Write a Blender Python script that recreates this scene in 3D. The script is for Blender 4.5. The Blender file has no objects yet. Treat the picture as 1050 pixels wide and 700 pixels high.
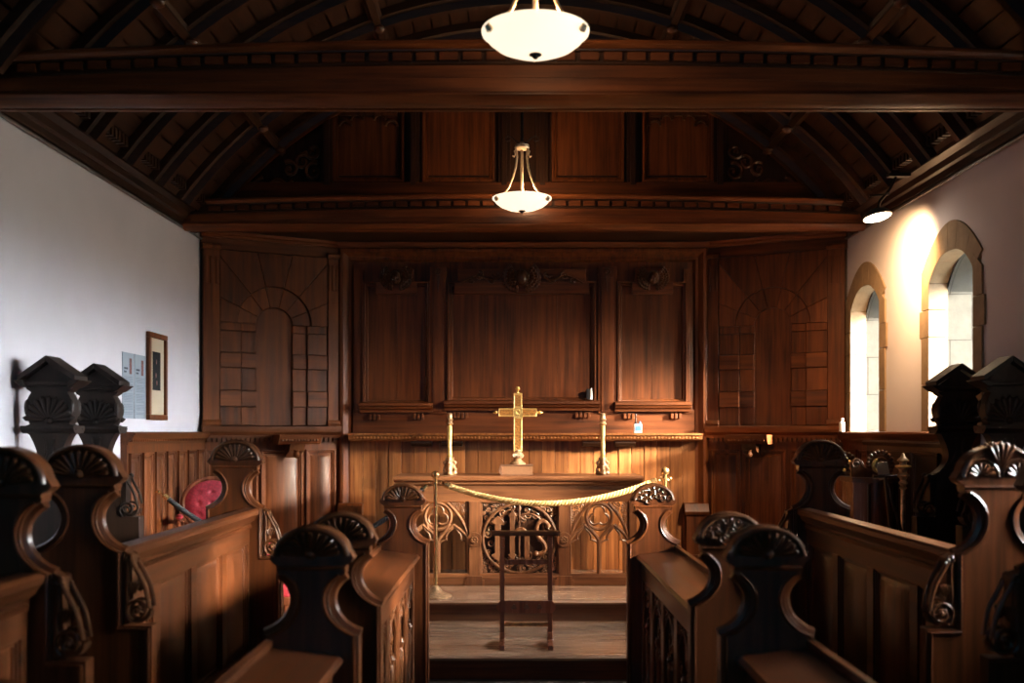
import bpy, bmesh, math, random
from math import sin, cos, pi, radians, sqrt, atan2
from mathutils import Vector, Matrix
from mathutils.geometry import tessellate_polygon

scene = bpy.context.scene
COL = scene.collection
RND = random.Random(7)
CX, CZ, F = -0.09, 1.70, 1050.0


def W(px, py, Y):
    """a point of the place seen at picture position px, py and standing Y metres away"""
    return Vector((CX + (px - 527) * Y / F, Y, CZ + (442.5 - py) * Y / F))


# ------------------------------------------------------------------ materials
def new_mat(name):
    m = bpy.data.materials.new(name)
    m.use_nodes = True
    nt = m.node_tree
    for n in list(nt.nodes):
        nt.nodes.remove(n)
    out = nt.nodes.new('ShaderNodeOutputMaterial')
    b = nt.nodes.new('ShaderNodeBsdfPrincipled')
    nt.links.new(b.outputs[0], out.inputs[0])
    return m, nt, b


def wood(name, c1, c2, axis='Z', rough=0.44, scale=1.0, bump=0.25, coat=0.06):
    """oak with grain running along an axis of the object"""
    m, nt, b = new_mat(name)
    N, L = nt.nodes, nt.links
    tc = N.new('ShaderNodeTexCoord')
    oi = N.new('ShaderNodeObjectInfo')
    add = N.new('ShaderNodeVectorMath'); add.operation = 'ADD'
    mul = N.new('ShaderNodeVectorMath'); mul.operation = 'SCALE'
    comb = N.new('ShaderNodeCombineXYZ')
    for i in range(3):
        L.new(oi.outputs['Random'], comb.inputs[i])
    L.new(comb.outputs[0], mul.inputs[0]); mul.inputs['Scale'].default_value = 17.0
    L.new(tc.outputs['Object'], add.inputs[0]); L.new(mul.outputs[0], add.inputs[1])
    mp = N.new('ShaderNodeMapping')
    s = {'X': (0.7, 14, 14), 'Y': (14, 0.7, 14), 'Z': (14, 14, 0.7)}[axis]
    mp.inputs['Scale'].default_value = [v * scale for v in s]
    L.new(add.outputs[0], mp.inputs[0])
    n1 = N.new('ShaderNodeTexNoise'); n1.inputs['Scale'].default_value = 1.6
    n1.inputs['Detail'].default_value = 7; n1.inputs['Roughness'].default_value = 0.62
    L.new(mp.outputs[0], n1.inputs['Vector'])
    n2 = N.new('ShaderNodeTexNoise'); n2.inputs['Scale'].default_value = 1.7
    n2.inputs['Detail'].default_value = 3
    L.new(add.outputs[0], n2.inputs['Vector'])
    mp3 = N.new('ShaderNodeMapping')
    mp3.inputs['Scale'].default_value = [v * scale * (5 if v > 1 else 4) for v in s]
    L.new(add.outputs[0], mp3.inputs[0])
    n3 = N.new('ShaderNodeTexNoise'); n3.inputs['Scale'].default_value = 1.5
    n3.inputs['Detail'].default_value = 2
    L.new(mp3.outputs[0], n3.inputs['Vector'])
    mix = N.new('ShaderNodeMath'); mix.operation = 'MULTIPLY_ADD'
    L.new(n1.outputs['Fac'], mix.inputs[0]); mix.inputs[1].default_value = 0.75
    half = N.new('ShaderNodeMath'); half.operation = 'MULTIPLY'; half.inputs[1].default_value = 0.3
    L.new(n2.outputs['Fac'], half.inputs[0]); L.new(half.outputs[0], mix.inputs[2])
    cr = N.new('ShaderNodeValToRGB')
    cr.color_ramp.elements[0].position = 0.36; cr.color_ramp.elements[0].color = (*c1, 1)
    cr.color_ramp.elements[1].position = 0.66; cr.color_ramp.elements[1].color = (*c2, 1)
    L.new(mix.outputs[0], cr.inputs[0])
    hsv = N.new('ShaderNodeHueSaturation')
    mr = N.new('ShaderNodeMapRange')
    mr.inputs['To Min'].default_value = 0.74; mr.inputs['To Max'].default_value = 1.2
    L.new(oi.outputs['Random'], mr.inputs['Value']); L.new(mr.outputs[0], hsv.inputs['Value'])
    L.new(cr.outputs[0], hsv.inputs['Color'])
    L.new(hsv.outputs[0], b.inputs['Base Color'])
    rr = N.new('ShaderNodeMapRange')
    rr.inputs['To Min'].default_value = rough - 0.07; rr.inputs['To Max'].default_value = rough + 0.12
    L.new(n1.outputs['Fac'], rr.inputs['Value']); L.new(rr.outputs[0], b.inputs['Roughness'])
    bp = N.new('ShaderNodeBump'); bp.inputs['Strength'].default_value = bump
    bp.inputs['Distance'].default_value = 0.002
    L.new(n3.outputs['Fac'], bp.inputs['Height']); L.new(bp.outputs[0], b.inputs['Normal'])
    b.inputs['Specular IOR Level'].default_value = 0.27
    b.inputs['Coat Weight'].default_value = coat
    b.inputs['Coat Roughness'].default_value = 0.22
    return m


def plain(name, col, rough=0.5, metal=0.0, noise=0.0, nscale=8.0, bump=0.0, emit=None, estr=0.0, coat=0.0):
    m, nt, b = new_mat(name)
    N, L = nt.nodes, nt.links
    b.inputs['Roughness'].default_value = rough
    b.inputs['Metallic'].default_value = metal
    b.inputs['Coat Weight'].default_value = coat
    tc = N.new('ShaderNodeTexCoord')
    n = N.new('ShaderNodeTexNoise'); n.inputs['Scale'].default_value = nscale
    n.inputs['Detail'].default_value = 5
    L.new(tc.outputs['Object'], n.inputs['Vector'])
    cr = N.new('ShaderNodeValToRGB')
    cr.color_ramp.elements[0].position = 0.3
    cr.color_ramp.elements[1].position = 0.7
    cr.color_ramp.elements[0].color = (*[max(0, c * (1 - noise)) for c in col], 1)
    cr.color_ramp.elements[1].color = (*[min(1, c * (1 + noise)) for c in col], 1)
    L.new(n.outputs['Fac'], cr.inputs[0]); L.new(cr.outputs[0], b.inputs['Base Color'])
    if bump:
        bp = N.new('ShaderNodeBump'); bp.inputs['Strength'].default_value = bump
        bp.inputs['Distance'].default_value = 0.01
        L.new(n.outputs['Fac'], bp.inputs['Height']); L.new(bp.outputs[0], b.inputs['Normal'])
    if emit:
        b.inputs['Emission Color'].default_value = (*emit, 1)
        b.inputs['Emission Strength'].default_value = estr
    return m


OAK1, OAK2 = (0.040, 0.0105, 0.0030), (0.185, 0.051, 0.0120)
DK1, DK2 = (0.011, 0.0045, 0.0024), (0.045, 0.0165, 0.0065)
M = {}
for ax in 'XYZ':
    M['oak' + ax] = wood('oak_grain_' + ax.lower(), OAK1, OAK2, ax)
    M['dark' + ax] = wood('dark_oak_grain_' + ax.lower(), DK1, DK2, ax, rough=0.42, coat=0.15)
    M['stall' + ax] = wood('stall_oak_grain_' + ax.lower(), (0.028, 0.0078, 0.0028), (0.135, 0.038, 0.0108), ax, rough=0.32, coat=0.25)
M['carve'] = wood('carved_oak', (0.030, 0.010, 0.004), (0.13, 0.043, 0.014), 'Z', rough=0.34, coat=0.4)
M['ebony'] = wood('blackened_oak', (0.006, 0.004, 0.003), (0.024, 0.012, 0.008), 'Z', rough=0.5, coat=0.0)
M['altar_oak'] = wood('pale_altar_oak', (0.062, 0.022, 0.009), (0.215, 0.086, 0.036), 'X', rough=0.36, coat=0.2)
M['altar_oakZ'] = wood('pale_altar_oak_upright', (0.062, 0.022, 0.009), (0.215, 0.086, 0.036), 'Z', rough=0.36, coat=0.2)
M['altar_carve'] = wood('pale_altar_carving', (0.055, 0.022, 0.010), (0.22, 0.096, 0.045), 'Z', rough=0.30, coat=0.4)
M['plank'] = wood('pale_oak_planks', (0.15, 0.050, 0.016), (0.48, 0.19, 0.062), 'Z', rough=0.42, coat=0.15)
M['red_wood'] = wood('mahogany', (0.10, 0.030, 0.015), (0.29, 0.090, 0.042), 'Z', rough=0.24, coat=0.5)
M['step'] = wood('worn_step_oak', (0.26, 0.15, 0.095), (0.52, 0.33, 0.22), 'X', rough=0.20, coat=0.6)
M['plaster'] = plain('lime_plaster', (0.63, 0.575, 0.60), 0.92, noise=0.035, nscale=2.2, bump=0.04)
M['floor'] = plain('stone_floor', (0.09, 0.07, 0.055), 0.35, noise=0.25, nscale=5)
M['brass'] = plain('polished_brass', (0.80, 0.47, 0.20), 0.22, 0.85, noise=0.12, nscale=30)
M['gilt'] = plain('gilt_metal', (0.95, 0.58, 0.20), 0.30, 0.55, noise=0.22, nscale=60, bump=0.3)
M['gilt_dark'] = plain('engraved_gilt', (0.42, 0.19, 0.045), 0.45, 0.3, noise=0.5, nscale=80, bump=0.5)
M['old_brass'] = plain('aged_brass', (0.62, 0.42, 0.25), 0.34, 0.6, noise=0.35, nscale=40)
M['iron'] = plain('dark_iron', (0.04, 0.04, 0.04), 0.42, 0.8, noise=0.3)
M['steel'] = plain('dull_steel', (0.35, 0.36, 0.37), 0.4, 0.9, noise=0.2)
M['rope_gold'] = plain('gold_rope', (0.80, 0.53, 0.20), 0.62, noise=0.15, nscale=90, bump=0.3)
M['rope_black'] = plain('black_rope', (0.012, 0.014, 0.018), 0.6, noise=0.2, nscale=90, bump=0.3)
M['velvet'] = plain('red_upholstery', (0.42, 0.035, 0.055), 0.55, noise=0.35, nscale=55, bump=0.2)
M['black_vel'] = plain('black_seat_cloth', (0.010, 0.011, 0.013), 0.8, noise=0.2)
M['white_plastic'] = plain('white_plastic', (0.75, 0.77, 0.80), 0.3, noise=0.02)
M['blue_plastic'] = plain('blue_plastic', (0.08, 0.20, 0.42), 0.35, noise=0.05)
M['black_plastic'] = plain('black_plastic', (0.012, 0.012, 0.014), 0.35, noise=0.1)
M['mount'] = plain('cream_mount_card', (0.50, 0.40, 0.28), 0.85, noise=0.04)
M['dark_print'] = plain('dark_print', (0.004, 0.0045, 0.005), 0.95, noise=0.6, nscale=22)
M['poster'] = plain('grey_poster_paper', (0.26, 0.29, 0.33), 0.7, noise=0.02)
M['ink'] = plain('poster_ink', (0.05, 0.06, 0.08), 0.8, noise=0.1)
M['ink_pale'] = plain('poster_small_print', (0.17, 0.20, 0.23), 0.8, noise=0.1)
M['poster_photo'] = plain('poster_picture', (0.16, 0.06, 0.05), 0.7, noise=0.5, nscale=35)
M['leather'] = plain('tan_leather', (0.14, 0.06, 0.03), 0.6, noise=0.2, nscale=25)
M['pages'] = plain('book_pages', (0.22, 0.105, 0.050), 0.9, noise=0.12, nscale=70)
M['lead'] = plain('window_lead', (0.05, 0.05, 0.055), 0.5, 0.5)
M['bowl'] = plain('lit_alabaster_bowl', (0.9, 0.8, 0.62), 0.35, noise=0.05, nscale=9, emit=(1.0, 0.80, 0.58), estr=0.88)
M['lens'] = plain('lit_lamp_lens', (0.9, 0.85, 0.7), 0.3, emit=(1.0, 0.80, 0.58), estr=30)
M['rod'] = plain('silvered_lamp_metal', (0.80, 0.64, 0.46), 0.32, 0.5, noise=0.1, nscale=60)


def stone(name, col, rough, bricks=None, rot=None):
    m, nt, b = new_mat(name)
    N, L = nt.nodes, nt.links
    b.inputs['Roughness'].default_value = rough
    tc = N.new('ShaderNodeTexCoord')
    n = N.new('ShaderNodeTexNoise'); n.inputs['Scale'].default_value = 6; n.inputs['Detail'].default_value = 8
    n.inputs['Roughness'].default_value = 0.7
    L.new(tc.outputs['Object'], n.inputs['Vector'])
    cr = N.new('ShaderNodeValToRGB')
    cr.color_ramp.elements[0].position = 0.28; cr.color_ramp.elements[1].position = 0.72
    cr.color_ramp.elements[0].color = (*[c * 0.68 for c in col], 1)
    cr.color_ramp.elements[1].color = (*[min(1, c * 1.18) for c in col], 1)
    L.new(n.outputs['Fac'], cr.inputs[0])
    last = cr.outputs[0]
    if bricks:
        mp = N.new('ShaderNodeMapping'); mp.inputs['Rotation'].default_value = rot
        L.new(tc.outputs['Object'], mp.inputs[0])
        br = N.new('ShaderNodeTexBrick')
        br.inputs['Scale'].default_value = 1.0
        br.inputs['Brick Width'].default_value = bricks[0]; br.inputs['Row Height'].default_value = bricks[1]
        br.inputs['Mortar Size'].default_value = 0.004
        br.inputs['Color1'].default_value = (1, 1, 1, 1); br.inputs['Color2'].default_value = (0.88, 0.88, 0.88, 1)
        br.inputs['Mortar'].default_value = (0.28, 0.26, 0.24, 1)
        L.new(mp.outputs[0], br.inputs['Vector'])
        mx = N.new('ShaderNodeMix'); mx.data_type = 'RGBA'; mx.blend_type = 'MULTIPLY'
        mx.inputs['Factor'].default_value = 1.0
        L.new(last, mx.inputs[6]); L.new(br.outputs['Color'], mx.inputs[7])
        last = mx.outputs[2]
    L.new(last, b.inputs['Base Color'])
    bp = N.new('ShaderNodeBump'); bp.inputs['Strength'].default_value = 0.25; bp.inputs['Distance'].default_value = 0.006
    L.new(n.outputs['Fac'], bp.inputs['Height']); L.new(bp.outputs[0], b.inputs['Normal'])
    return m


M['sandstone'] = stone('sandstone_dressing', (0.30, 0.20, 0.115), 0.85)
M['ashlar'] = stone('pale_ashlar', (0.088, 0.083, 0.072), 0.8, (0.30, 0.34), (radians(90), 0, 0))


def glass_mat():
    m = bpy.data.materials.new('thin_window_glass'); m.use_nodes = True
    nt = m.node_tree
    for n in list(nt.nodes):
        nt.nodes.remove(n)
    out = nt.nodes.new('ShaderNodeOutputMaterial')
    tr = nt.nodes.new('ShaderNodeBsdfTransparent'); tr.inputs[0].default_value = (0.93, 0.96, 0.97, 1)
    gl = nt.nodes.new('ShaderNodeBsdfGlossy'); gl.inputs['Roughness'].default_value = 0.05
    fr = nt.nodes.new('ShaderNodeFresnel'); fr.inputs[0].default_value = 1.45
    mx = nt.nodes.new('ShaderNodeMixShader')
    nt.links.new(fr.outputs[0], mx.inputs[0]); nt.links.new(tr.outputs[0], mx.inputs[1])
    nt.links.new(gl.outputs[0], mx.inputs[2]); nt.links.new(mx.outputs[0], out.inputs[0])
    return m


M['glass'] = glass_mat()


# ------------------------------------------------------------------ mesh builder
def frame_matrix(origin, ux, uy):
    """local x -> ux, local z -> world up-like (ux x uy), local y (depth) -> uy"""
    ux = Vector(ux).normalized(); uy = Vector(uy).normalized(); uz = ux.cross(uy)
    m = Matrix((ux, uy, uz)).transposed().to_4x4()
    m.translation = Vector(origin)
    return m


class MB:
    def __init__(s, T=None):
        s.v = []; s.f = []; s.T = T

    def add(s, vs, fs, T=None):
        o = len(s.v)
        for p in vs:
            p = Vector(p)
            if T is not None: p = T @ p
            if s.T is not None: p = s.T @ p
            s.v.append(p)
        s.f += [tuple(i + o for i in f) for f in fs]
        return s

    def box(s, x0, x1, y0, y1, z0, z1, T=None):
        vs = [(x, y, z) for x in (x0, x1) for y in (y0, y1) for z in (z0, z1)]
        return s.add(vs, [(0, 1, 3, 2), (4, 6, 7, 5), (0, 4, 5, 1), (2, 3, 7, 6), (0, 2, 6, 4), (1, 5, 7, 3)], T)

    def cbox(s, c, size, T=None):
        return s.box(c[0] - size[0] / 2, c[0] + size[0] / 2, c[1] - size[1] / 2, c[1] + size[1] / 2,
                     c[2] - size[2] / 2, c[2] + size[2] / 2, T)

    def plate(s, loops, y0, y1, ch=0.0, T=None):
        """polygon (with holes) in local XZ given thickness y0..y1; ch chamfers the y0 face edge of a single outline"""
        if isinstance(loops[0][0], (int, float)):
            loops = [loops]
        flat = [p for lp in loops for p in lp]
        n = len(flat)
        tri = tessellate_polygon([[Vector((p[0], p[1], 0)) for p in lp] for lp in loops])
        vs = [(p[0], y0, p[1]) for p in flat] + [(p[0], y1, p[1]) for p in flat]
        fs = []
        for t in tri:
            a, b, c = (flat[i] for i in t)
            ar = (b[0] - a[0]) * (c[1] - a[1]) - (c[0] - a[0]) * (b[1] - a[1])
            if abs(ar) < 1e-12: continue
            t = tuple(t)
            if ar < 0: t = t[::-1]
            fs.append(t); fs.append(tuple(i + n for i in t[::-1]))
        o = 0
        for li, lp in enumerate(loops):
            k = len(lp)
            area = sum(lp[i][0] * lp[(i + 1) % k][1] - lp[(i + 1) % k][0] * lp[i][1] for i in range(k))
            fl = (area > 0) ^ (li > 0)
            for i in range(k):
                a, b = o + i, o + (i + 1) % k
                q = (a, a + n, b + n, b)
                fs.append(q if not fl else q[::-1])
            o += k
        return s.add(vs, fs, T)

    def run(s, prof, x0, x1, T=None, fx=None, segs=1):
        """closed profile [(y,z)] extruded along local x"""
        k = len(prof); vs = []; fs = []
        for j in range(segs + 1):
            x = x0 + (x1 - x0) * j / segs
            dz = fx(x) if fx else 0
            for (y, z) in prof: vs.append((x, y, z + dz))
        for j in range(segs):
            for i in range(k):
                a, b = j * k + i, j * k + (i + 1) % k
                fs.append((a, b, b + k, a + k))
        fs.append(tuple(range(k))[::-1]); fs.append(tuple(segs * k + i for i in range(k)))
        return s.add(vs, fs, T)

    def lathe(s, prof, c=(0, 0, 0), n=24, T=None, sx=1, sy=1):
        vs = []; fs = []; k = len(prof)
        for (r, z) in prof:
            for i in range(n):
                a = 2 * pi * i / n
                vs.append((c[0] + r * cos(a) * sx, c[1] + r * sin(a) * sy, c[2] + z))
        for j in range(k - 1):
            for i in range(n):
                a, b = j * n + i, j * n + (i + 1) % n
                fs.append((a, b, b + n, a + n))
        if prof[0][0] > 1e-5: fs.append(tuple(range(n))[::-1])
        if prof[-1][0] > 1e-5: fs.append(tuple((k - 1) * n + i for i in range(n)))
        return s.add(vs, fs, T)

    def ball(s, c, r, T=None, n=12, m=8, R=None):
        if isinstance(r, (int, float)): r = (r, r, r)
        vs = []; fs = []
        for j in range(m + 1):
            t = pi * j / m
            for i in range(n):
                a = 2 * pi * i / n
                p = Vector((r[0] * sin(t) * cos(a), r[1] * sin(t) * sin(a), r[2] * cos(t)))
                if R is not None: p = R @ p
                vs.append(p + Vector(c))
        for j in range(m):
            for i in range(n):
                a, b = j * n + i, j * n + (i + 1) % n
                fs.append((a, a + n, b + n, b))
        return s.add(vs, fs, T)

    def tube(s, pts, r, n=8, T=None, closed=False, flat=1.0, taper=None):
        """round bar along a path; flat squashes it in local y"""
        P = [Vector(p) for p in pts]; k = len(P); vs = []; fs = []
        up = Vector((0, 1, 0)); prev = None
        for i, p in enumerate(P):
            if closed: t = (P[(i + 1) % k] - P[i - 1])
            else: t = P[min(i + 1, k - 1)] - P[max(i - 1, 0)]
            if t.length < 1e-9: t = Vector((0, 0, 1))
            t.normalize()
            u = up if abs(t.dot(up)) < 0.95 else Vector((1, 0, 0))
            if prev is not None:
                u = prev
            a = (u - t * u.dot(t))
            if a.length < 1e-6: a = Vector((1, 0, 0)) - t * t.x
            a.normalize()
            prev = a
            b = t.cross(a)
            rr = r if taper is None else r * taper(i / (k - 1))
            for j in range(n):
                g = 2 * pi * j / n
                vs.append(p + a * (cos(g) * rr * flat) + b * (sin(g) * rr))
        m = k if closed else k - 1
        for i in range(m):
            for j in range(n):
                a0 = i * n + j; a1 = i * n + (j + 1) % n
                b0 = ((i + 1) % k) * n + j; b1 = ((i + 1) % k) * n + (j + 1) % n
                fs.append((a0, b0, b1, a1))
        if not closed:
            fs.append(tuple(range(n))); fs.append(tuple((k - 1) * n + i for i in range(n))[::-1])
        return s.add(vs, fs, T)

    def frustum(s, x0, x1, z0, z1, yb, yf, inset, T=None):
        """raised field: base rectangle at depth yb, smaller face at yf"""
        vs = [(x0, yb, z0), (x1, yb, z0), (x1, yb, z1), (x0, yb, z1),
              (x0 + inset, yf, z0 + inset), (x1 - inset, yf, z0 + inset), (x1 - inset, yf, z1 - inset), (x0 + inset, yf, z1 - inset)]
        fs = [(4, 5, 6, 7), (0, 1, 5, 4), (1, 2, 6, 5), (2, 3, 7, 6), (3, 0, 4, 7), (3, 2, 1, 0)]
        return s.add(vs, fs, T)

    def mould(s, x0, x1, z0, z1, w, y, h, T=None):
        """moulded picture-frame around a rectangle opening: w wide, standing h proud of y (towards -y)"""
        prof = [(0, 0), (0, -h), (w * 0.3, -h * 1.0), (w * 0.45, -h * 0.55), (w * 0.8, -h * 0.45), (w, 0)]
        ring = []
        for (d, dy) in prof:
            ring.append([(x0 + d, y + dy, z0 + d), (x1 - d, y + dy, z0 + d), (x1 - d, y + dy, z1 - d), (x0 + d, y + dy, z1 - d)])
        vs = [p for r in ring for p in r]; fs = []
        for k in range(len(prof) - 1):
            for i in range(4):
                a, b = k * 4 + i, k * 4 + (i + 1) % 4
                fs.append((a, b, b + 4, a + 4))
        return s.add(vs, fs, T)

    def done(s, name, mat, parent=None, mirror=False, smooth=35, bevel=0.0, loc=None):
        vs = s.v
        if loc is not None:
            vs = [v - Vector(loc) for v in vs]
        fs = s.f
        if mirror:
            vs = [Vector((-v.x, v.y, v.z)) for v in vs]; fs = [f[::-1] for f in fs]
        me = bpy.data.meshes.new(name)
        me.from_pydata([tuple(v) for v in vs], [], fs)
        bm = bmesh.new(); bm.from_mesh(me)
        bmesh.ops.recalc_face_normals(bm, faces=bm.faces)
        bm.to_mesh(me); bm.free()
        me.validate()
        if smooth:
            for p in me.polygons: p.use_smooth = True
            me.set_sharp_from_angle(angle=radians(smooth))
        me.materials.append(M[mat] if isinstance(mat, str) else mat)
        o = bpy.data.objects.new(name, me)
        COL.objects.link(o)
        if loc is not None:
            o.location = (-loc[0] if mirror else loc[0], loc[1], loc[2])
        if parent is not None: o.parent = parent
        if bevel:
            bv = o.modifiers.new('soft_edges', 'BEVEL'); bv.width = bevel; bv.segments = 2
            bv.limit_method = 'ANGLE'; bv.angle_limit = radians(40)
        return o


def tag(o, label=None, cat=None, group=None, kind=None):
    if label: o['label'] = label
    if cat: o['category'] = cat
    if group: o['group'] = group
    if kind: o['kind'] = kind
    return o


def thing(name, loc, label, cat, group=None, rz=0.0):
    o = bpy.data.objects.new(name, None)
    COL.objects.link(o)
    o.empty_display_size = 0.1
    o.location = loc; o.rotation_euler = (0, 0, rz)
    return tag(o, label, cat, group)


def struct(name, loc=None, label=None):
    o = bpy.data.objects.new(name, None); COL.objects.link(o)
    o.location = loc or (0, 0, 0)
    return tag(o, label, None, None, 'structure')


def copy_tree(o, parent=None):
    c = o.copy(); COL.objects.link(c); c.parent = parent
    for ch in [x for x in bpy.data.objects if x.parent == o]:
        copy_tree(ch, c)
    return c


def arc(cx, cz, rx, rz, a0, a1, n, y=None):
    out = []
    for i in range(n + 1):
        a = radians(a0 + (a1 - a0) * i / n)
        p = (cx + rx * cos(a), cz + rz * sin(a))
        out.append(p if y is None else (p[0], y, p[1]))
    return out


def spiral(cx, cz, r0, r1, a0, turns, y, n=28):
    out = []
    for i in range(n + 1):
        t = i / n; a = radians(a0) + 2 * pi * turns * t; r = r0 + (r1 - r0) * t
        out.append((cx + r * cos(a), y, cz + r * sin(a)))
    return out


def bez(p0, p1, p2, p3, n=14):
    out = []
    for i in range(n + 1):
        t = i / n; u = 1 - t
        out.append(tuple(u ** 3 * a + 3 * u * u * t * b + 3 * u * t * t * c + t ** 3 * d for a, b, c, d in zip(p0, p1, p2, p3)))
    return out


# ---- carving motifs (local XZ plane, standing proud towards -y from depth y)
def fan(mb, cx, cz, r0, r1, a0, a1, n, y, w=None, h=0.014, rz=1.0):
    for i in range(n):
        a = radians(a0 + (a1 - a0) * (i + 0.5) / n)
        L = (r1 - r0) / 2; rm = (r0 + r1) / 2
        c = Vector((cx + rm * cos(a), y, cz + rm * sin(a) * rz))
        ww = w or (r1 * radians(abs(a1 - a0)) / n * 0.40)
        R = Matrix.Rotation(-(a - pi / 2), 3, 'Y')
        # a petal: narrow at the root, round at the tip
        vs = []; fs = []; nn = 8; mm = 7
        for j in range(mm + 1):
            t = j / mm
            wd = ww * (0.25 + 0.75 * sin(min(1, t * 1.15) * pi / 2)) * (1 if t < 0.86 else sqrt(max(0.02, 1 - ((t - 0.86) / 0.14) ** 2)))
            if j == 0: wd *= 0.3
            for k in range(nn):
                g = 2 * pi * k / nn
                p = Vector((wd * cos(g), h * (wd / ww) * sin(g), -L + 2 * L * t))
                vs.append(R @ p + c)
        for j in range(mm):
            for k in range(nn):
                a_, b_ = j * nn + k, j * nn + (k + 1) % nn
                fs.append((a_, b_, b_ + nn, a_ + nn))
        fs.append(tuple(range(nn))[::-1]); fs.append(tuple(mm * nn + i2 for i2 in range(nn)))
        mb.add(vs, fs)


def curl(mb, x, z, r, y, ang, flip=1, th=0.006):
    """a small carved leaf scroll with a bead in its eye"""
    pts = []
    for i in range(15):
        t = i / 14; a = radians(ang) + flip * t * 2 * pi * 1.15; rr = r * (1 - 0.72 * t)
        pts.append((x + rr * cos(a), y, z + rr * sin(a)))
    mb.tube(pts, th, 6, taper=lambda t: 1.1 - 0.45 * t)
    mb.ball((x, y, z), (r * 0.26, th * 1.5, r * 0.26), n=8, m=5)


def leafage(mb, x0, x1, z0, z1, y, n, inside, seed=1, r=0.02, th=0.005):
    rr = random.Random(seed); k = 0; tries = 0; used = []
    while k < n and tries < n * 40:
        tries += 1
        x = rr.uniform(x0, x1); z = rr.uniform(z0, z1); q = r * rr.uniform(0.7, 1.2)
        if not inside(x, z): continue
        if any((x - a) ** 2 + (z - b) ** 2 < ((q + c) * 0.72) ** 2 for a, b, c in used): continue
        used.append((x, z, q))
        curl(mb, x, z, q, y, rr.uniform(0, 360), rr.choice((-1, 1)), th); k += 1


def rosette(mb, x, z, r, y):
    for i in range(8):
        a = 2 * pi * i / 8
        mb.ball((x + r * 0.62 * cos(a), y, z + r * 0.62 * sin(a)), (r * 0.30, r * 0.25, r * 0.30), n=8, m=5)
    mb.ball((x, y - r * 0.12, z), r * 0.27, n=8, m=6)


def dentils(mb, x0, x1, y0, y1, z0, z1, pitch, width, fx=None):
    n = max(1, int(round((x1 - x0) / pitch)))
    p = (x1 - x0) / n
    for i in range(n):
        c = x0 + p * (i + 0.5); d = fx(c) if fx else 0
        mb.box(c - width / 2, c + width / 2, y0, y1, z0 + d, z1 + d)

# =================================================================== THE SETTING
# --- floor and the two sanctuary steps
fl = MB().box(-3.7, 3.9, -3.2, 10.7, -0.2, 0.0).done('floor', 'floor', smooth=0); tag(fl, kind='structure')
st = struct('floor_altar_steps', label='two broad worn wooden steps up to the altar')
s1 = MB(); s1.box(-3.0, 3.0, 7.03, 8.32, 0.0, 0.135); s1.done('riser', 'oakX', st, smooth=0)
s2 = MB(); s2.run([(6.99, .138), (6.985, .155), (7.0, .17), (8.30, .17), (8.30, .135), (7.02, .135)], -3, 3); s2.done('tread', 'step', st)
s3 = MB(); s3.box(-3.0, 3.0, 8.29, 10.35, 0.0, 0.30); s3.done('riser', 'altar_oak', st, smooth=0)
s4 = MB(); s4.run([(8.25, .308), (8.24, .325), (8.26, .34), (10.35, .34), (10.35, .30), (8.28, .30)], -3, 3); s4.done('tread', 'step', st)
for s in (-1, 1):
    p = MB(); p.box(1.42, 3.0, -1.0, 6.97, 0.0, 0.20); p.box(2.28, 3.0, -1.0, 6.97, 0.20, 0.36)
    p.done('floor_stall_platform', 'darkY', None, mirror=(s < 0), smooth=0)['kind'] = 'structure'

# --- walls
wl = MB().box(-3.4, -3.0, -3.2, 10.7, 0, 3.9).done('wall_left', 'plaster', smooth=0); tag(wl, kind='structure')
we = MB().box(-3.4, 3.75, 10.38, 10.7, 0, 5.4).done('wall_front', 'darkX', smooth=0); tag(we, kind='structure')

WINY = [9.0, 7.235, 5.02, 3.705]
SILL, SPI, SPO = 1.70, 2.80, 2.90
HI, HO = 0.365, 0.50          # half widths: opening, stone surround


def arch_line(hw, z0, zs, rise, p, n=18):
    """outline (y, z) of a low pointed arch opening, counter-clockwise from lower left"""
    pts = [(-hw, z0), (hw, z0)]
    for i in range(n + 1):
        u = 1 - 2 * i / n
        pts.append((hw * u, zs + rise * (1 - abs(u) ** p)))
    return pts


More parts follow.
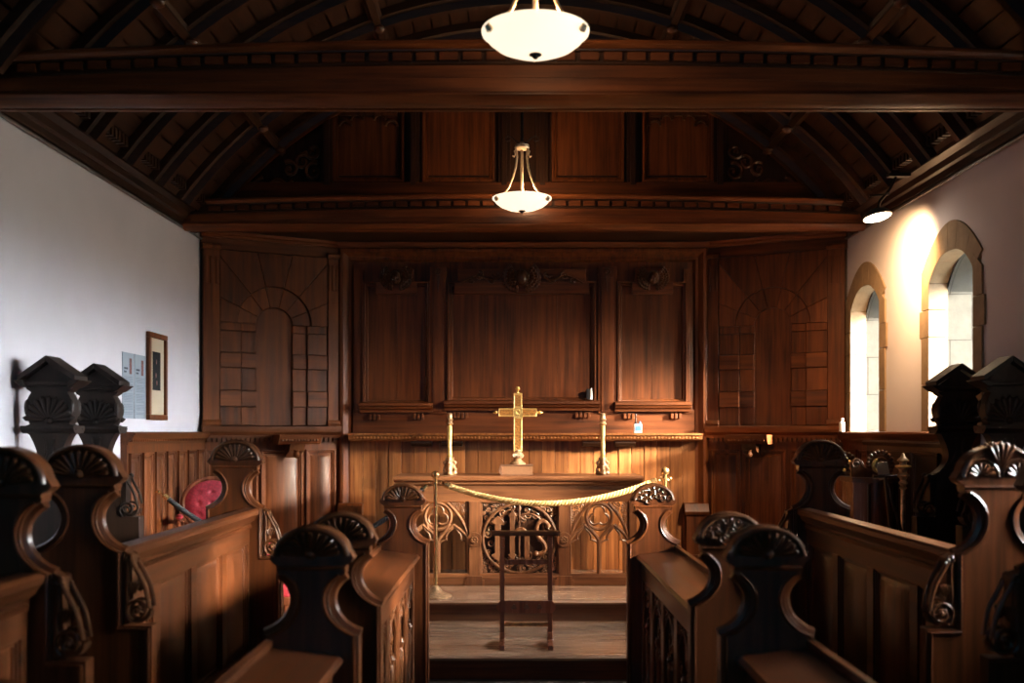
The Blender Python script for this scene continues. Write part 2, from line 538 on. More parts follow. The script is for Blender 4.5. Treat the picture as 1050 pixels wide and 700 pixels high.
# right wall: plate in the YZ plane with openings. local x = world y, local y(depth) = +X, local z = up
TR = Matrix(((0, 1, 0, 0), (1, 0, 0, 0), (0, 0, 1, 0), (0, 0, 0, 1)))
outer = [(-3.2, 0), (10.7, 0), (10.7, 3.9), (-3.2, 3.9)]
holes = [[(y + a, z) for a, z in arch_line(HO - 0.03, SILL, SPO - 0.03, 0.28, 1.7)] for y in WINY]
wr = MB(TR).plate([outer] + holes, 3.0, 3.75).done('wall_right', 'plaster', smooth=0); tag(wr, kind='structure')
for wi, wy in enumerate(WINY):
    T = Matrix.Translation((0, wy, 0)) @ TR
    root = struct('window_%d' % (wi + 1), (3.0, wy, SILL))
    T0 = Matrix.Translation((-3.0, -wy, -SILL)) @ T
    # stone surround in blocks
    sur = MB(T0)
    ang_in = arch_line(HI, SILL, SPI, 0.18, 2.5, 24)[2:]
    ang_out = arch_line(HO, SILL, SPO, 0.29, 1.9, 24)[2:]
    cuts = [0, 5, 11, 15, 20, 24]
    for a, b in zip(cuts[:-1], cuts[1:]):
        g = 0.0022
        io = ang_in[a:b + 1]; oo = ang_out[a:b + 1]
        lp = [(y, z) for y, z in io] + [(y, z) for y, z in reversed(oo)]
        c = (sum(q[0] for q in lp) / len(lp), sum(q[1] for q in lp) / len(lp))
        lp = [(c[0] + (q[0] - c[0]) * (1 - g * 4), c[1] + (q[1] - c[1]) * (1 - g * 2)) for q in lp]
        sur.plate(lp, 2.988, 3.13)
    for s in (-1, 1):
        zz = [SILL, 2.05, 2.40, 2.605, SPO]
        for k in range(4):
            w = HO + (0.035 if (k == 2) else 0.0)
            a, b = (HI, w) if s > 0 else (-w, -HI)
            z1 = zz[k + 1] if k < 3 else SPI
            sur.plate([(a, zz[k] + .002), (b, zz[k] + .002), (b, zz[k + 1] - .002), (a, z1 - .002)], 2.986, 3.13)
    sur.done('surround', 'sandstone', root, bevel=0.004)
    # splayed embrasure shell
    emb = MB(T0); prof_f = arch_line(HI + 0.012, SILL, 2.74, 0.25, 2.3, 20); prof_b = arch_line(0.27, SILL + 0.10, 2.72, 0.20, 2.3, 20)
    prof_f[0] = (-HI - .012, SILL); prof_f[1] = (HI + .012, SILL)
    n = len(prof_f)
    for (x0, x1, t0, t1) in ((3.13, 3.70, 0, 1),):
        vs = [(y, x0, z) for y, z in prof_f] + [(y, x1, z) for y, z in prof_b]
        emb.add(vs, [(i, (i + 1) % n, n + (i + 1) % n, n + i) for i in range(n)])
    emb.plate([arch_line(HO + .02, SILL - .03, SPO, 0.30, 1.7, 20), prof_b], 3.70, 3.76)
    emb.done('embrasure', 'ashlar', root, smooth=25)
    ring = MB(T0).plate([arch_line(HI + .03, SILL - .0, 2.79, 0.22, 2.2, 20), arch_line(HI, SILL + .001, SPI - .01, 0.17, 2.2, 20)], 3.12, 3.14)
    # glass, lead lattice and sill
    gp = arch_line(0.27, SILL + 0.10, 2.72, 0.20, 2.3, 20)
    gl = MB(T0).plate(gp, 3.722, 3.726).done('window_pane', 'glass', root, smooth=0)
    ld = MB(T0)
    for k in range(-5, 12):
        for sg in (-1, 1):
            x0_, z0_ = -0.27, SILL + 0.1 + k * 0.16 + (0 if sg > 0 else 0.0)
            if sg > 0: a = (-0.27, z0_); b = (0.27, z0_ + 0.54)
            else: a = (-0.27, z0_ + 0.54); b = (0.27, z0_)
            # clip to the sill and the springing
            def clip(p, q, lo, hi):
                (xa, za), (xb, zb) = p, q
                out = []
                for t in (0, 1):
                    out.append((xa + (xb - xa) * t, za + (zb - za) * t))
                ta, tb = 0.0, 1.0; dz = zb - za
                for bound, less in ((lo, True), (hi, False)):
                    t = (bound - za) / dz
                    if (dz > 0) == less: ta = max(ta, t)
                    else: tb = min(tb, t)
                if ta >= tb: return None
                f = lambda t: (xa + (xb - xa) * t, za + dz * t)
                return f(ta), f(tb)
            c = clip(a, b, SILL + 0.1, 2.78)
            if c: ld.tube([(c[0][0], 3.724, c[0][1]), (c[1][0], 3.724, c[1][1])], 0.005, 5)
    ld.done('window_lead', 'lead', gl)
    gl.parent = root

# unseen west wall behind the camera, dark oak chosen to cut bounce light
wo = [(-2.2, 1.0), (2.2, 1.0), (2.2, 3.0)] + arc(0, 3.0, 2.2, 1.25, 10, 170, 14) + [(-2.2, 3.0)]
wb = MB(Matrix.Translation((0, -3.5, 0))).plate([[(-3.4, 0), (3.75, 0), (3.75, 5.4), (-3.4, 5.4)], wo], 0, .3)
tag(wb.done('wall_back', 'darkZ', smooth=0), kind='structure')
wwn = struct('window_5', (0, -3.4, 1.0))  # added west window, a helper that lets in teal fill light
MB(Matrix.Translation((0, 0, -1.0))).plate(wo, 0, .005).done('window_pane', 'glass', wwn, smooth=0)
mb = MB(Matrix.Translation((0, 0, -1.0)))
for x in (-1.32, -.44, .44, 1.32): mb.box(x - .05, x + .05, -.06, .08, 1.0, 3.85 if abs(x) > 1 else 4.2)
mb.box(-2.2, 2.2, -.05, .07, 2.3, 2.38); mb.done('window_mullions', 'sandstone', wwn, smooth=0)

# unseen western side walls: dark oak lining added to cut bounce light
for s in (-1, 1):
    mb = MB()
    if s < 0: mb.box(-3.0, -2.96, -3.2, 4.9, 0, 3.5)
    else: mb.plate([[(-3.2, 0), (2.9, 0), (2.9, 3.5), (-3.2, 3.5)]], -.04, 0.0, T=Matrix.Translation((3.0, 0, 0)) @ TR)
    tag(mb.done('wall_panelling_%s' % ('left' if s < 0 else 'right'), 'darkZ', smooth=0), kind='structure')

# --- ceiling: boarded barrel vault with ribs and purlins
VR, VZ = 3.526, 1.524
A0 = math.degrees(math.asin((3.62 - VZ) / VR)); A1 = 180 - A0
ce = struct('ceiling', (0, 0, 0))
vb = MB(); nb = 44
for i in range(nb):
    a = A0 + (A1 - A0) * i / nb; b = A0 + (A1 - A0) * (i + 1) / nb; g = 0.10 * (b - a)
    for (yy0, yy1) in ((-3.3, 9.3),):
        lp = [(cos(radians(t)) * r, VZ + sin(radians(t)) * r) for t, r in ((a + g, VR), (b, VR), (b, VR + .03), (a + g, VR + .03))]
        vb.plate(lp, yy0, yy1)
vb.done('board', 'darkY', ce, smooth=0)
vo = MB()
lo = [(cos(radians(A0 + (A1 - A0) * i / 30)) * (VR + .035), VZ + sin(radians(A0 + (A1 - A0) * i / 30)) * (VR + .035)) for i in range(31)]
vo.plate(lo + [(-3.6, 3.6), (-3.6, 5.5), (3.8, 5.5), (3.8, 3.6)], -3.4, 9.3)
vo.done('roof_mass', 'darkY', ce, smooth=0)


def arc_rib(y0, y1, depth, r=VR, a0=A0, a1=A1, n=40):
    mb = MB()
    prof = [(y0, 0), (y0, depth * .45), (y0 + (y1 - y0) * .22, depth * .55), (y0 + (y1 - y0) * .30, depth), (y0 + (y1 - y0) * .70, depth),
            (y0 + (y1 - y0) * .78, depth * .55), (y1, depth * .45), (y1, 0)]
    k = len(prof); vs = []; fs = []
    for j in range(n + 1):
        a = radians(a0 + (a1 - a0) * j / n)
        for (y, d) in prof:
            vs.append((cos(a) * (r - d), y, VZ + sin(a) * (r - d)))
    for j in range(n):
        for i in range(k):
            p, q = j * k + i, j * k + (i + 1) % k
            fs.append((p, q, q + k, p + k))
    fs.append(tuple(range(k))); fs.append(tuple(n * k + i for i in range(k)))
    mb.add(vs, fs)
    return mb


ribY = [9.0 - 0.62 * k for k in range(18)]
for k, y in enumerate(ribY):
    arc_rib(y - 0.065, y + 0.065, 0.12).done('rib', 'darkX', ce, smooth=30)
for ang in (51, 71, 109, 129):
    T = Matrix.Translation((cos(radians(ang)) * VR, 0, VZ + sin(radians(ang)) * VR)) @ Matrix.Rotation(radians(90 - ang), 4, 'Y')
    pm = MB(T)
    vs = []
    prof = [(-.055, 0.02), (-.055, -.05), (-.03, -.06), (-.025, -.10), (.025, -.10), (.03, -.06), (.055, -.05), (.055, 0.02)]
    pm.add([(x, y, z) for y in (-3.2, 9.2) for x, z in prof], [(i, (i + 1) % 8, 8 + (i + 1) % 8, 8 + i) for i in range(8)])
    pm.done('purlin', 'darkY', ce, smooth=30)
bo = MB()
for y in ribY:
    for ang in (51, 71, 109, 129):
        bo.ball((cos(radians(ang)) * (VR - .115), y, VZ + sin(radians(ang)) * (VR - .115)), (.05, .05, .035), n=10, m=6)
bo.done('boss', 'carve', ce)

# --- eaves cornices along the side walls
CPROF = [(3.0, 3.50), (2.965, 3.505), (2.955, 3.55), (2.93, 3.56), (2.915, 3.60), (2.86, 3.62), (2.85, 3.66), (2.80, 3.675), (2.80, 3.735),
         (2.755, 3.75), (2.74, 3.79), (2.72, 3.80), (2.72, 3.84), (2.76, 3.87), (3.0, 3.95)]
for s in (-1, 1):
    cn = struct('trim_cornice_%s' % ('left' if s < 0 else 'right'))
    mb = MB(); vs = [(x, y, z) for y in (-3.2, 9.3) for x, z in CPROF]; k = len(CPROF)
    mb.add(vs, [(i, (i + 1) % k, k + (i + 1) % k, k + i) for i in range(k)])
    mb.done('moulding', 'darkY', cn, mirror=s < 0, smooth=30)
    db = MB()
    n = 110
    for i in range(n):
        y = 2.0 + 6.9 * i / n
        db.box(2.748, 2.81, y, y + 0.036, 3.662, 3.735)
    db.done('dentil_band', 'darkY', cn, mirror=s < 0, smooth=0)
    rl = MB().tube([(2.985, -3.1, 3.487), (2.985, 9.5, 3.487)], 0.012, 8)
    rl.done('picture_rail', 'steel', cn, mirror=s < 0)


# --- tie beams
def tie_beam(name, y0, y1, cam, label):
    root = struct(name, (0, y0, 3.49), label)
    T = Matrix.Translation((0, 0, 0))
    fx = lambda x: cam * (1 - (x / 2.8) ** 2)
    d = y1 - y0
    low = MB().run([(0.0, 0.03), (-.008, .022), (-.008, .012), (0.0, 0.006), (.02, -.004), (.05, -.018), (.08, -.026), (.11, -.026), (.14, -.016), (.155, -.004), (.16, .0),
                    (d - .03, 0.0), (d - .03, -.010), (d, -.010), (d, .03)], -2.98, 2.98)
    low.done('lower_moulding', 'oakX', root)
    MB().run([(.002, .03), (.002, .112), (d, .112), (d, .03)], -2.98, 2.98, fx=lambda x: 0).done('fascia', 'oakX', root, smooth=0)
    MB().run([(-.002, .035), (-.002, .118), (d - .006, .118), (d - .006, .035)], -2.9, 2.9, fx=lambda x: max(0, fx(x)), segs=30).done('cambered_fascia', 'oakX', root, smooth=0)
    db = MB(); dentils(db, -2.75, 2.75, -0.028, 0.02, .122, .164, 0.125, 0.098, fx)
    db.done('dentil_band', 'oakX', root, smooth=0)
    MB().run([(0.0, .10), (-.012, .106), (-.012, .116), (-.006, .12), (-.006, .166), (-.034, .169), (-.036, .176), (d, .176), (d, .10)], -2.9, 2.9, fx=fx, segs=30).done('dentil_backing', 'darkX', root)
    MB().run([(-.036, .176), (-.055, .182), (-.068, .196), (-.066, .212), (-.05, .222), (-.03, .228), (0, .235), (d + .03, .235), (d + .03, .176)], -2.9, 2.9, fx=fx, segs=30).done('cap_moulding', 'oakX', root)
    return root


tie_beam('beam_tie_near', 5.48, 5.70, 0.07, 'near moulded tie beam with dentil band across the ceiling')
tie_beam('beam_tie_far', 8.90, 9.15, 0.05, 'far moulded tie beam above the altar wall')

# --- gable wall over the far beam, with framed panels
gw = struct('wall_gable', (0, 9.2, 3.56))
ga = MB(); pts = [(cos(radians(A0 + (A1 - A0) * i / 30)) * VR, VZ + sin(radians(A0 + (A1 - A0) * i / 30)) * VR - 3.56) for i in range(31)]
ga.plate(pts + [(-3.0, 0.0), (3.0, 0.0)], 0.0, 0.12); ga.done('backing', 'darkZ', gw, smooth=0)


def gx(px): return CX + (px - 527) * 9.15 / F


def gz(py): return CZ + (442.5 - py) * 9.15 / F - 3.56


gx0 = gx(536.5)
for k, (a, b) in enumerate(((341, 414), (433, 507), (566, 640), (659, 732))):
    x0, x1 = gx(a), gx(b)
    mb = MB(); mb.mould(x0, x1, gz(186), 1.35, 0.05, 0.0, 0.05)
    mb.box(x0 + .05, x1 - .05, -.012, 0.002, gz(182) + .03, 1.3)
    fr = mb.done('panel', 'oakZ', gw)
    if k in (0, 3):
        sc = MB(); c = (x0 + x1) / 2; hw = (x1 - x0) / 2 - .06
        for j in range(5):
            t = (j - 2) / 2.0
            zt = gz(126) - 0.0 + 0.07 * (1 - t * t) - .02
            r = hw / 5
            sc.tube([(c + t * hw * .8 + r * cos(radians(q)), -.03, zt + r * 0.9 * sin(radians(q))) for q in range(180, -1, -15)], .012, 6)
        sc.plate([(c - hw, gz(118)), (c - hw, gz(100)), (c + hw, gz(100)), (c + hw, gz(118))], -.04, -.0)
        sc.done('scalloped_head', 'carve', fr)
for px in (335, 424, 517, 556, 649, 738):
    mb = MB(); x = gx(px); mb.box(x - .055, x + .055, -.055, 0.01, gz(192), 1.42); mb.box(x - .025, x + .025, -.075, -.05, gz(190), 1.42)
    mb.done('stile', 'darkZ', gw, smooth=0, bevel=.004)
MB().box(-2.7, 2.7, -.07, .01, 0.17, gz(187)).done('rail', 'oakX', gw, smooth=0, bevel=.004)
for s in (-1, 1):
    sp = MB()
    leafage(sp, 1.88, 2.55, .26, 0.98, -.02, 16, lambda x, z: x * x + (z + 3.56 - VZ) ** 2 < 3.34 ** 2, seed=4, r=.085, th=.020)
    sp.done('spandrel_carving', 'carve', gw, mirror=s < 0)
arr = arc_rib(9.06, 9.19, 0.09); arr.done('gable_rib', 'oakX', ce, smooth=30)
sf = MB().box(-3.0, 3.0, 9.15, 10.40, 3.56, 3.70).done('ceiling_soffit', 'darkX', smooth=0); tag(sf, kind='structure')

# =================================================================== EAST WALL PANELLING
def rx(px): return CX + (px - 527) * 10.1 / F - 0.0


def rz_(py): return CZ + (442.5 - py) * 10.1 / F - 0.34


RD = thing('reredos', (0, 10.1, 0.34), 'tall carved oak reredos with three framed panels behind the altar', 'altar screen')
cxr = 0.0
L_, R_ = rx(348), rx(725)
MB().box(L_, R_, 0.03, 0.12, 0.0, rz_(255)).done('backboard', 'oakZ', RD, smooth=0)
# outer bolection frame, three sides
fo = MB()
BOL = [(0, 0), (-.07, 0.0), (-.085, .02), (-.085, .045), (-.05, .07), (-.03, .09), (-.03, .115), (0.0, .135), (.03, .135), (.03, 0)]
TL = frame_matrix((L_, 0.03, 0.0), (0, 0, -1), (0, 1, 0))
# left and right uprights and head: profile (depth, across)
for side in (-1, 1):
    x = L_ if side < 0 else R_
    vs = []; k = len(BOL)
    for z, ins in ((0.62, 0), (rz_(254), 0)):
        for (dy, ac) in BOL:
            vs.append((x + (-side) * ac * 1.0, dy + .03, z - (ac if z > 1 else 0)))
    fo.add(vs, [(i, (i + 1) % k, k + (i + 1) % k, k + i) for i in range(k)])
vs = []
for side in (-1, 1):
    x = L_ if side < 0 else R_
    for (dy, ac) in BOL:
        vs.append((x + (-side) * ac, dy + .03, rz_(254) - ac))
k = len(BOL)
fo.add(vs, [(i, (i + 1) % k, k + (i + 1) % k, k + i) for i in range(k)])
fo.done('frame', 'oakZ', RD, smooth=30)
cap = MB().run([(.10, 0), (-.10, 0.0), (-.12, .02), (-.13, .045), (-.12, .05), (.10, .05)], L_, R_, T=Matrix.Translation((0, 0, rz_(255))))
cap.done('cornice', 'oakX', RD)
for side in (-1, 1):
    x = (L_ + .12) if side < 0 else (R_ - .12)
    pb = MB(); pb.box(x - .10, x + .10, -.10, .08, 0, 0.60); pb.run([(-.12, .55), (-.135, .58), (-.12, .61), (-.09, .66), (.08, .66), (.08, .55)], x - .12, x + .12)
    pb.box(x - .115, x + .115, -.115, .08, 0, .16)
    pb.done('plinth', 'oakZ', RD, smooth=30, bevel=.004)
    xi = (L_ + .135 + .055) if side < 0 else (R_ - .135 - .055)
    pl = MB(); pl.box(xi - .045, xi + .045, -.02, .04, rz_(424), rz_(276)); pl.box(xi - .02, xi + .02, -.032, -.018, rz_(420), rz_(280))
    pl.done('pilaster', 'oakZ', RD, smooth=0, bevel=.003)
# stiles between the panels
for (a, b) in ((441, 458), (613, 632)):
    mb = MB(); mb.box(rx(a), rx(b), -.03, .04, rz_(424), rz_(274)); mb.box(rx(a) + .03, rx(b) - .03, -.042, -.028, rz_(422), rz_(285))
    mb.done('stile', 'oakZ', RD, smooth=0, bevel=.003)
    c = (rx(a) + rx(b)) / 2
    orn = MB(); rosette(orn, c, rz_(279), .038, -.045)
    orn.plate([(c - .02, rz_(283)), (c, rz_(300)), (c + .02, rz_(283))], -.06, -.04)
    orn.done('star_ornament', 'carve', RD)
# panels
PAN = [(373, 441, 289, 415, 'left'), (459, 611, 289, 413, 'mid'), (633, 704, 289, 414, 'right')]
for (a, b, t, bt, nm) in PAN:
    x0, x1, z1, z0 = rx(a), rx(b), rz_(t), rz_(bt)
    pn = MB()
    nb = 2 if nm != 'mid' else 4
    for i in range(nb):
        xa = x0 + .03 + (x1 - x0 - .06) * i / nb; xb = x0 + .03 + (x1 - x0 - .06) * (i + 1) / nb
        pn.box(xa + .0008, xb - .0008, .012 - .002 * (i % 2), .04, z0 + .01, z1 - .01)
    p = pn.done('panel', 'oakZ', RD, smooth=0)
    hd = .048 if nm != 'mid' else .055
    m2 = MB().mould(x0, x1, z0, z1, hd, .01, .06)
    m2.done('panel_moulding', 'oakZ', p, smooth=30)
    c = (x0 + x1) / 2
    sh = MB(); w = .235 if nm != 'mid' else .66
    if nm != 'mid': w = .20
    sh.box(c - w, c + w, -.055, .012, rz_(302), rz_(290)); sh.box(c - w + .03, c + w - .03, -.035, .012, rz_(300), rz_(276))
    sh.done('dropped_rail', 'oakX', p, smooth=0, bevel=.004)
    # winged cherub head
    S = 1.0 if nm == 'mid' else .84
    zc = rz_(286.5)
    ch = MB()
    ch.ball((c, -.115, zc - .0), (.062 * S, .065 * S, .080 * S), n=18, m=12)
    ch.ball((c, -.165 * 1.0, zc - .012 * S), (.010 * S, .014, .016 * S), n=8, m=6)
    for e in (-1, 1):
        ch.ball((c + e * .032 * S, -.148, zc - .026 * S), (.02 * S, .018, .02 * S), n=8, m=6)
        ch.ball((c + e * .022 * S, -.160, zc + .012 * S), (.012 * S, .010, .008 * S), n=8, m=6)
        ch.ball((c + e * .058 * S, -.10, zc - .004), (.010 * S, .012, .018 * S), n=8, m=6)
    ch.ball((c, -.160, zc - .038 * S), (.015 * S, .010, .006 * S), n=8, m=5)
    ch.ball((c, -.145, zc - .058 * S), (.018 * S, .016, .012 * S), n=8, m=5)
    hr = random.Random(3)
    for j in range(22):
        g = radians(-10 + 200 * j / 21)
        curl(ch, c + .055 * S * cos(g), zc + .012 * S + .066 * S * sin(g), .016 * S, -.125, hr.uniform(0, 360), hr.choice((-1, 1)), .007 * S)
    head = ch.done('cherub', 'carve', RD)
    for e in (-1, 1):
        wg = MB()
        for row, (r0, r1, n, yy) in enumerate(((.05, .160, 11, -.07), (.04, .125, 9, -.088), (.03, .09, 7, -.10))):
            a0 = -88 if e > 0 else 180 + 88
            a1 = 58 if e > 0 else 180 - 58
            fan(wg, c + e * .035 * S, zc + .015 * S, r0 * S, r1 * S, a0, a1, n, yy, w=.0195 * S * (1.1 - row * .12), h=.016)
        wg.done('wing', 'carve', head)
    if nm == 'mid':
        for e in (-1, 1):
            sc = MB()
            sc.tube(bez((c + e * .22, -.06, zc + .02), (c + e * .36, -.06, zc - .09), (c + e * .34, -.06, zc + .13), (c + e * .60, -.06, zc - .045)), .016, 8, taper=lambda t: 1.1 - .6 * t)
            for (xx, z2, r) in ((.30, -.01, .045), (.42, .03, .045), (.50, -.02, .03), (.24, .03, .03)):
                curl(sc, c + e * xx, zc + z2, r, -.06, 90, e, .011)
            sc.done('scroll_carving', 'carve', RD)
    # moulded sill under the panel
    sl = MB().run([(.03, -.075), (-.06, -.075), (-.065, -.05), (-.09, -.04), (-.10, -.02), (-.115, -.012), (-.115, .012), (-.02, .03), (.03, .03)], x0 - .03, x1 + .03, T=Matrix.Translation((0, 0, z0)))
    sl.done('sill', 'oakX', RD, smooth=30)
    db = MB()
    for e in (-1, 1):
        for j in range(4 if nm == 'mid' else 3):
            xx = c + e * ((x1 - x0) / 2 - .07 - .04 * j)
            db.box(xx - .013, xx + .013, -.05, .03, z0 - .145, z0 - .095)
    db.done('guttae', 'oakX', RD, smooth=0, bevel=.003)
# band over the ledge
MB().box(rx(362), rx(712), -.01, .04, rz_(446), rz_(420)).done('ledge_back', 'oakX', RD, smooth=0)
lg = MB().run([(.04, rz_(452)), (-.13, rz_(452)), (-.15, rz_(450.5)), (-.17, rz_(450)), (-.18, rz_(446.5)), (-.20, rz_(446)), (-.205, rz_(444)), (.04, rz_(444))], rx(360), rx(717))
ledge = lg.done('ledge', 'plank', RD, smooth=30)
eg = MB(); n = 100; a, b = rx(364), rx(713)
for i in range(n):
    eg.ball((a + (b - a) * (i + .5) / n, -.172, rz_(448.3)), (.011, .012, .012), n=6, m=4)
eg.done('beading', 'plank', ledge)
for px in (433, 464, 607, 640):
    bk = MB(); c = rx(px); w = .10
    bk.run([(.04, rz_(458)), (-.10, rz_(457)), (-.13, rz_(454)), (-.13, rz_(452)), (.04, rz_(452))], c - w, c + w)
    bk.done('bracket', 'darkX', RD, smooth=30)
# plank wall behind the altar
n = 27; a, b = rx(359), rx(713)
for i in range(n):
    xa = a + (b - a) * i / n; xb = a + (b - a) * (i + 1) / n
    mb = MB(); y = .0 + RND.uniform(-.004, .004)
    mb.box(xa + .0018, xb - .0018, y, y + .03, 0.0, rz_(451))
    mb.done('plank', 'plank', RD, smooth=0, bevel=.003)


# ------------------------------------------------------------------ canted side bays with false-perspective arches
def niche(s):
    # local x runs 0 (wall end) .. 1.33 (reredos end); local -y faces the room. built for the left side, mirrored for the right
    Lc = sqrt(1.19 ** 2 + .62 ** 2) * .985
    ang = atan2(.62, 1.19)
    root = thing('wall_bay' if False else 'niche_panelling', (s * 2.99, 9.47, .34), None, 'wall panelling', 'canted oak bays flanking the reredos', rz=ang if s < 0 else -ang)
    root['label'] = ('canted oak bay with blind rusticated arch beside the white wall' if s < 0 else
                     'shadowed canted oak bay with blind rusticated arch beside the arched windows')
    mir = s > 0
    px = lambda p: (p - 205) / 140.0 * Lc
    Yat = lambda p: 9.5 + (p - 205) / 140.0 * .6
    pz = lambda y: CZ + (442.5 - y) * 9.8 / F - .34
    A = lambda mb, name, mat, par=root, **k: mb.done(name, mat, par, mirror=mir, **k)
    A(MB().box(0, Lc, .03, .10, 0, pz(244)), 'backboard', 'darkZ', smooth=0)
    A(MB().run([(.03, 0), (-.03, 0), (-.04, .02), (-.06, .03), (-.07, .05), (-.07, .06), (.03, .07)], 0, Lc, T=Matrix.Translation((0, 0, pz(249)))), 'cornice', 'oakX', smooth=30)
    A(MB().box(0.0, Lc, -.0, .03, pz(260), pz(249)), 'frieze', 'oakX', smooth=0)
    for (a, b) in ((207, 223), (333, 344)):
        mb = MB(); x0, x1 = px(a), px(b)
        mb.box(x0, x1, -.03, .03, pz(436), pz(256))
        for j in range(3):
            c = x0 + (x1 - x0) * (j + .5) / 3
            mb.box(c - .012, c + .012, -.04, -.028, pz(295), pz(268))
        mb.run([(.03, 0), (-.05, 0), (-.06, .03), (-.045, .06), (.03, .07)], x0 - .01, x1 + .01, T=Matrix.Translation((0, 0, pz(437))))
        mb.run([(.03, 0), (-.045, 0), (-.06, .03), (-.05, .05), (.03, .05)], x0 - .01, x1 + .01, T=Matrix.Translation((0, 0, pz(261))))
        A(mb, 'pilaster', 'oakZ', smooth=30, bevel=.003)
    cx = px(277.5); zs = pz(333); 
    ri = px(296) - cx; ro = px(311) - cx; rw = px(332) - cx
    # recessed centre panel with round head
    z0 = pz(436)
    lp = [(cx - ri, z0), (cx + ri, z0)] + arc(cx, zs, ri, ri * .92, 0, 180, 16)
    A(MB().plate(lp, .012, .03), 'niche_panel', 'oakZ', smooth=0)
    # jamb blocks: alternately wide and flush
    ys = [436, 417, 401, 378, 363, 341, 333]
    jb = []
    for e in (-1, 1):
        for k in range(len(ys) - 1):
            za, zb = pz(ys[k]), pz(ys[k + 1])
            band = k in (1, 3)
            for (ra, rb, d) in ((ri, ro, -.012), (ro, rw, -.03)):
                dd = d - (.016 if band else 0)
                mb = MB(); xa, xb = sorted((cx + e * ra, cx + e * rb))
                mb.frustum(xa - .003, xb + .003, za - .003, zb + .003, .012, dd + .006, .007)
                A(mb, 'jamb_block', 'oakZ' if not band else 'oakX', smooth=0)
    # voussoirs: inner ring, and outer ring running to the frame
    zt = pz(261); xl, xr = cx - rw, cx + rw
    def edge(a):
        ca, sa = cos(a), sin(a)
        t = 1e9
        if ca > 1e-6: t = min(t, (xr - cx) / ca)
        if ca < -1e-6: t = min(t, (xl - cx) / ca)
        if sa > 1e-6: t = min(t, (zt - zs) / sa)
        return t
    angs = [0, 24, 50, 76, 104, 130, 156, 180]
    for i in range(7):
        a, b = radians(angs[i] + .12), radians(angs[i + 1] - .12)
        st = [a + (b - a) * q / 5 for q in range(6)]
        lp = [(cx + ri * cos(t), zs + ri * .92 * sin(t)) for t in st] + [(cx + ro * 1.12 * cos(t), zs + ro * 1.12 * sin(t)) for t in reversed(st)]
        A(MB().plate(lp, -.014, .03), 'voussoir', 'oakZ', smooth=0, bevel=.005)
        corner = radians(math.degrees(atan2(zt - zs, xr - cx)))
        st2 = sorted(set([a, b] + [q for q in (corner, pi - corner) if a < q < b]))
        lp = [(cx + ro * 1.13 * cos(t), zs + ro * 1.13 * sin(t)) for t in st] + [(cx + edge(t) * cos(t), zs + edge(t) * sin(t)) for t in reversed(st2)]
        A(MB().plate(lp, -.034, .03), 'voussoir', 'oakZ', smooth=0, bevel=.005)
    # ledge with dentils
    A(MB().run([(.03, pz(449)), (-.05, pz(449)), (-.055, pz(446)), (-.09, pz(443)), (-.10, pz(440)), (-.10, pz(437)), (.03, pz(436))], 0, Lc), 'ledge', 'oakX', smooth=30)
    dn = MB(); dentils(dn, .04, Lc - .04, -.075, -.04, pz(452.5), pz(449), .045, .028)
    A(dn, 'dentil_band', 'oakX', smooth=0)
    # lower panelling
    A(MB().box(0, Lc, -.0, .03, 0, pz(451)), 'lower_backing', 'oakZ', smooth=0)
    lx = [208, 238, 262, 308, 343]
    for i in range(4):
        x0, x1 = px(lx[i]) + .02, px(lx[i + 1]) - .02
        for (zb, zt2) in ((.12, pz(461)),):
            mb = MB(); mb.mould(x0, x1, zb, zt2, .035, 0, .025); mb.frustum(x0 + .045, x1 - .045, zb + .05, zt2 - .05, .002, -.014, .03)
            A(mb, 'lower_panel', 'oakZ', smooth=30)
    # credence shelf on a turned corbel
    sx = px(296) if s < 0 else px(297)
    cs = MB(); w = .20
    cs.run([(-.05, pz(455)), (-.25, pz(455)), (-.28, pz(452)), (-.30, pz(449)), (-.31, pz(445.5)), (-.05, pz(445.5))], sx - w, sx + w)
    sh = A(cs, 'credence_shelf', 'oakX', smooth=30)
    dn = MB(); dentils(dn, sx - w + .02, sx + w - .02, -.302, -.28, pz(452), pz(450), .03, .018)
    A(dn, 'shelf_beading', 'oakX', sh, smooth=0)
    co = MB(); co.run([(.0, pz(470)), (-.05, pz(466)), (-.16, pz(462)), (-.20, pz(455)), (0, pz(455))], sx - .07, sx + .07)
    co.lathe([(.0, -.075), (.025, -.065), (.033, -.045), (.02, -.02), (.03, 0)], (sx, -.16, pz(461)), 14)
    A(co, 'corbel', 'carve', smooth=30)
    return root


niche(-1); niche(1)

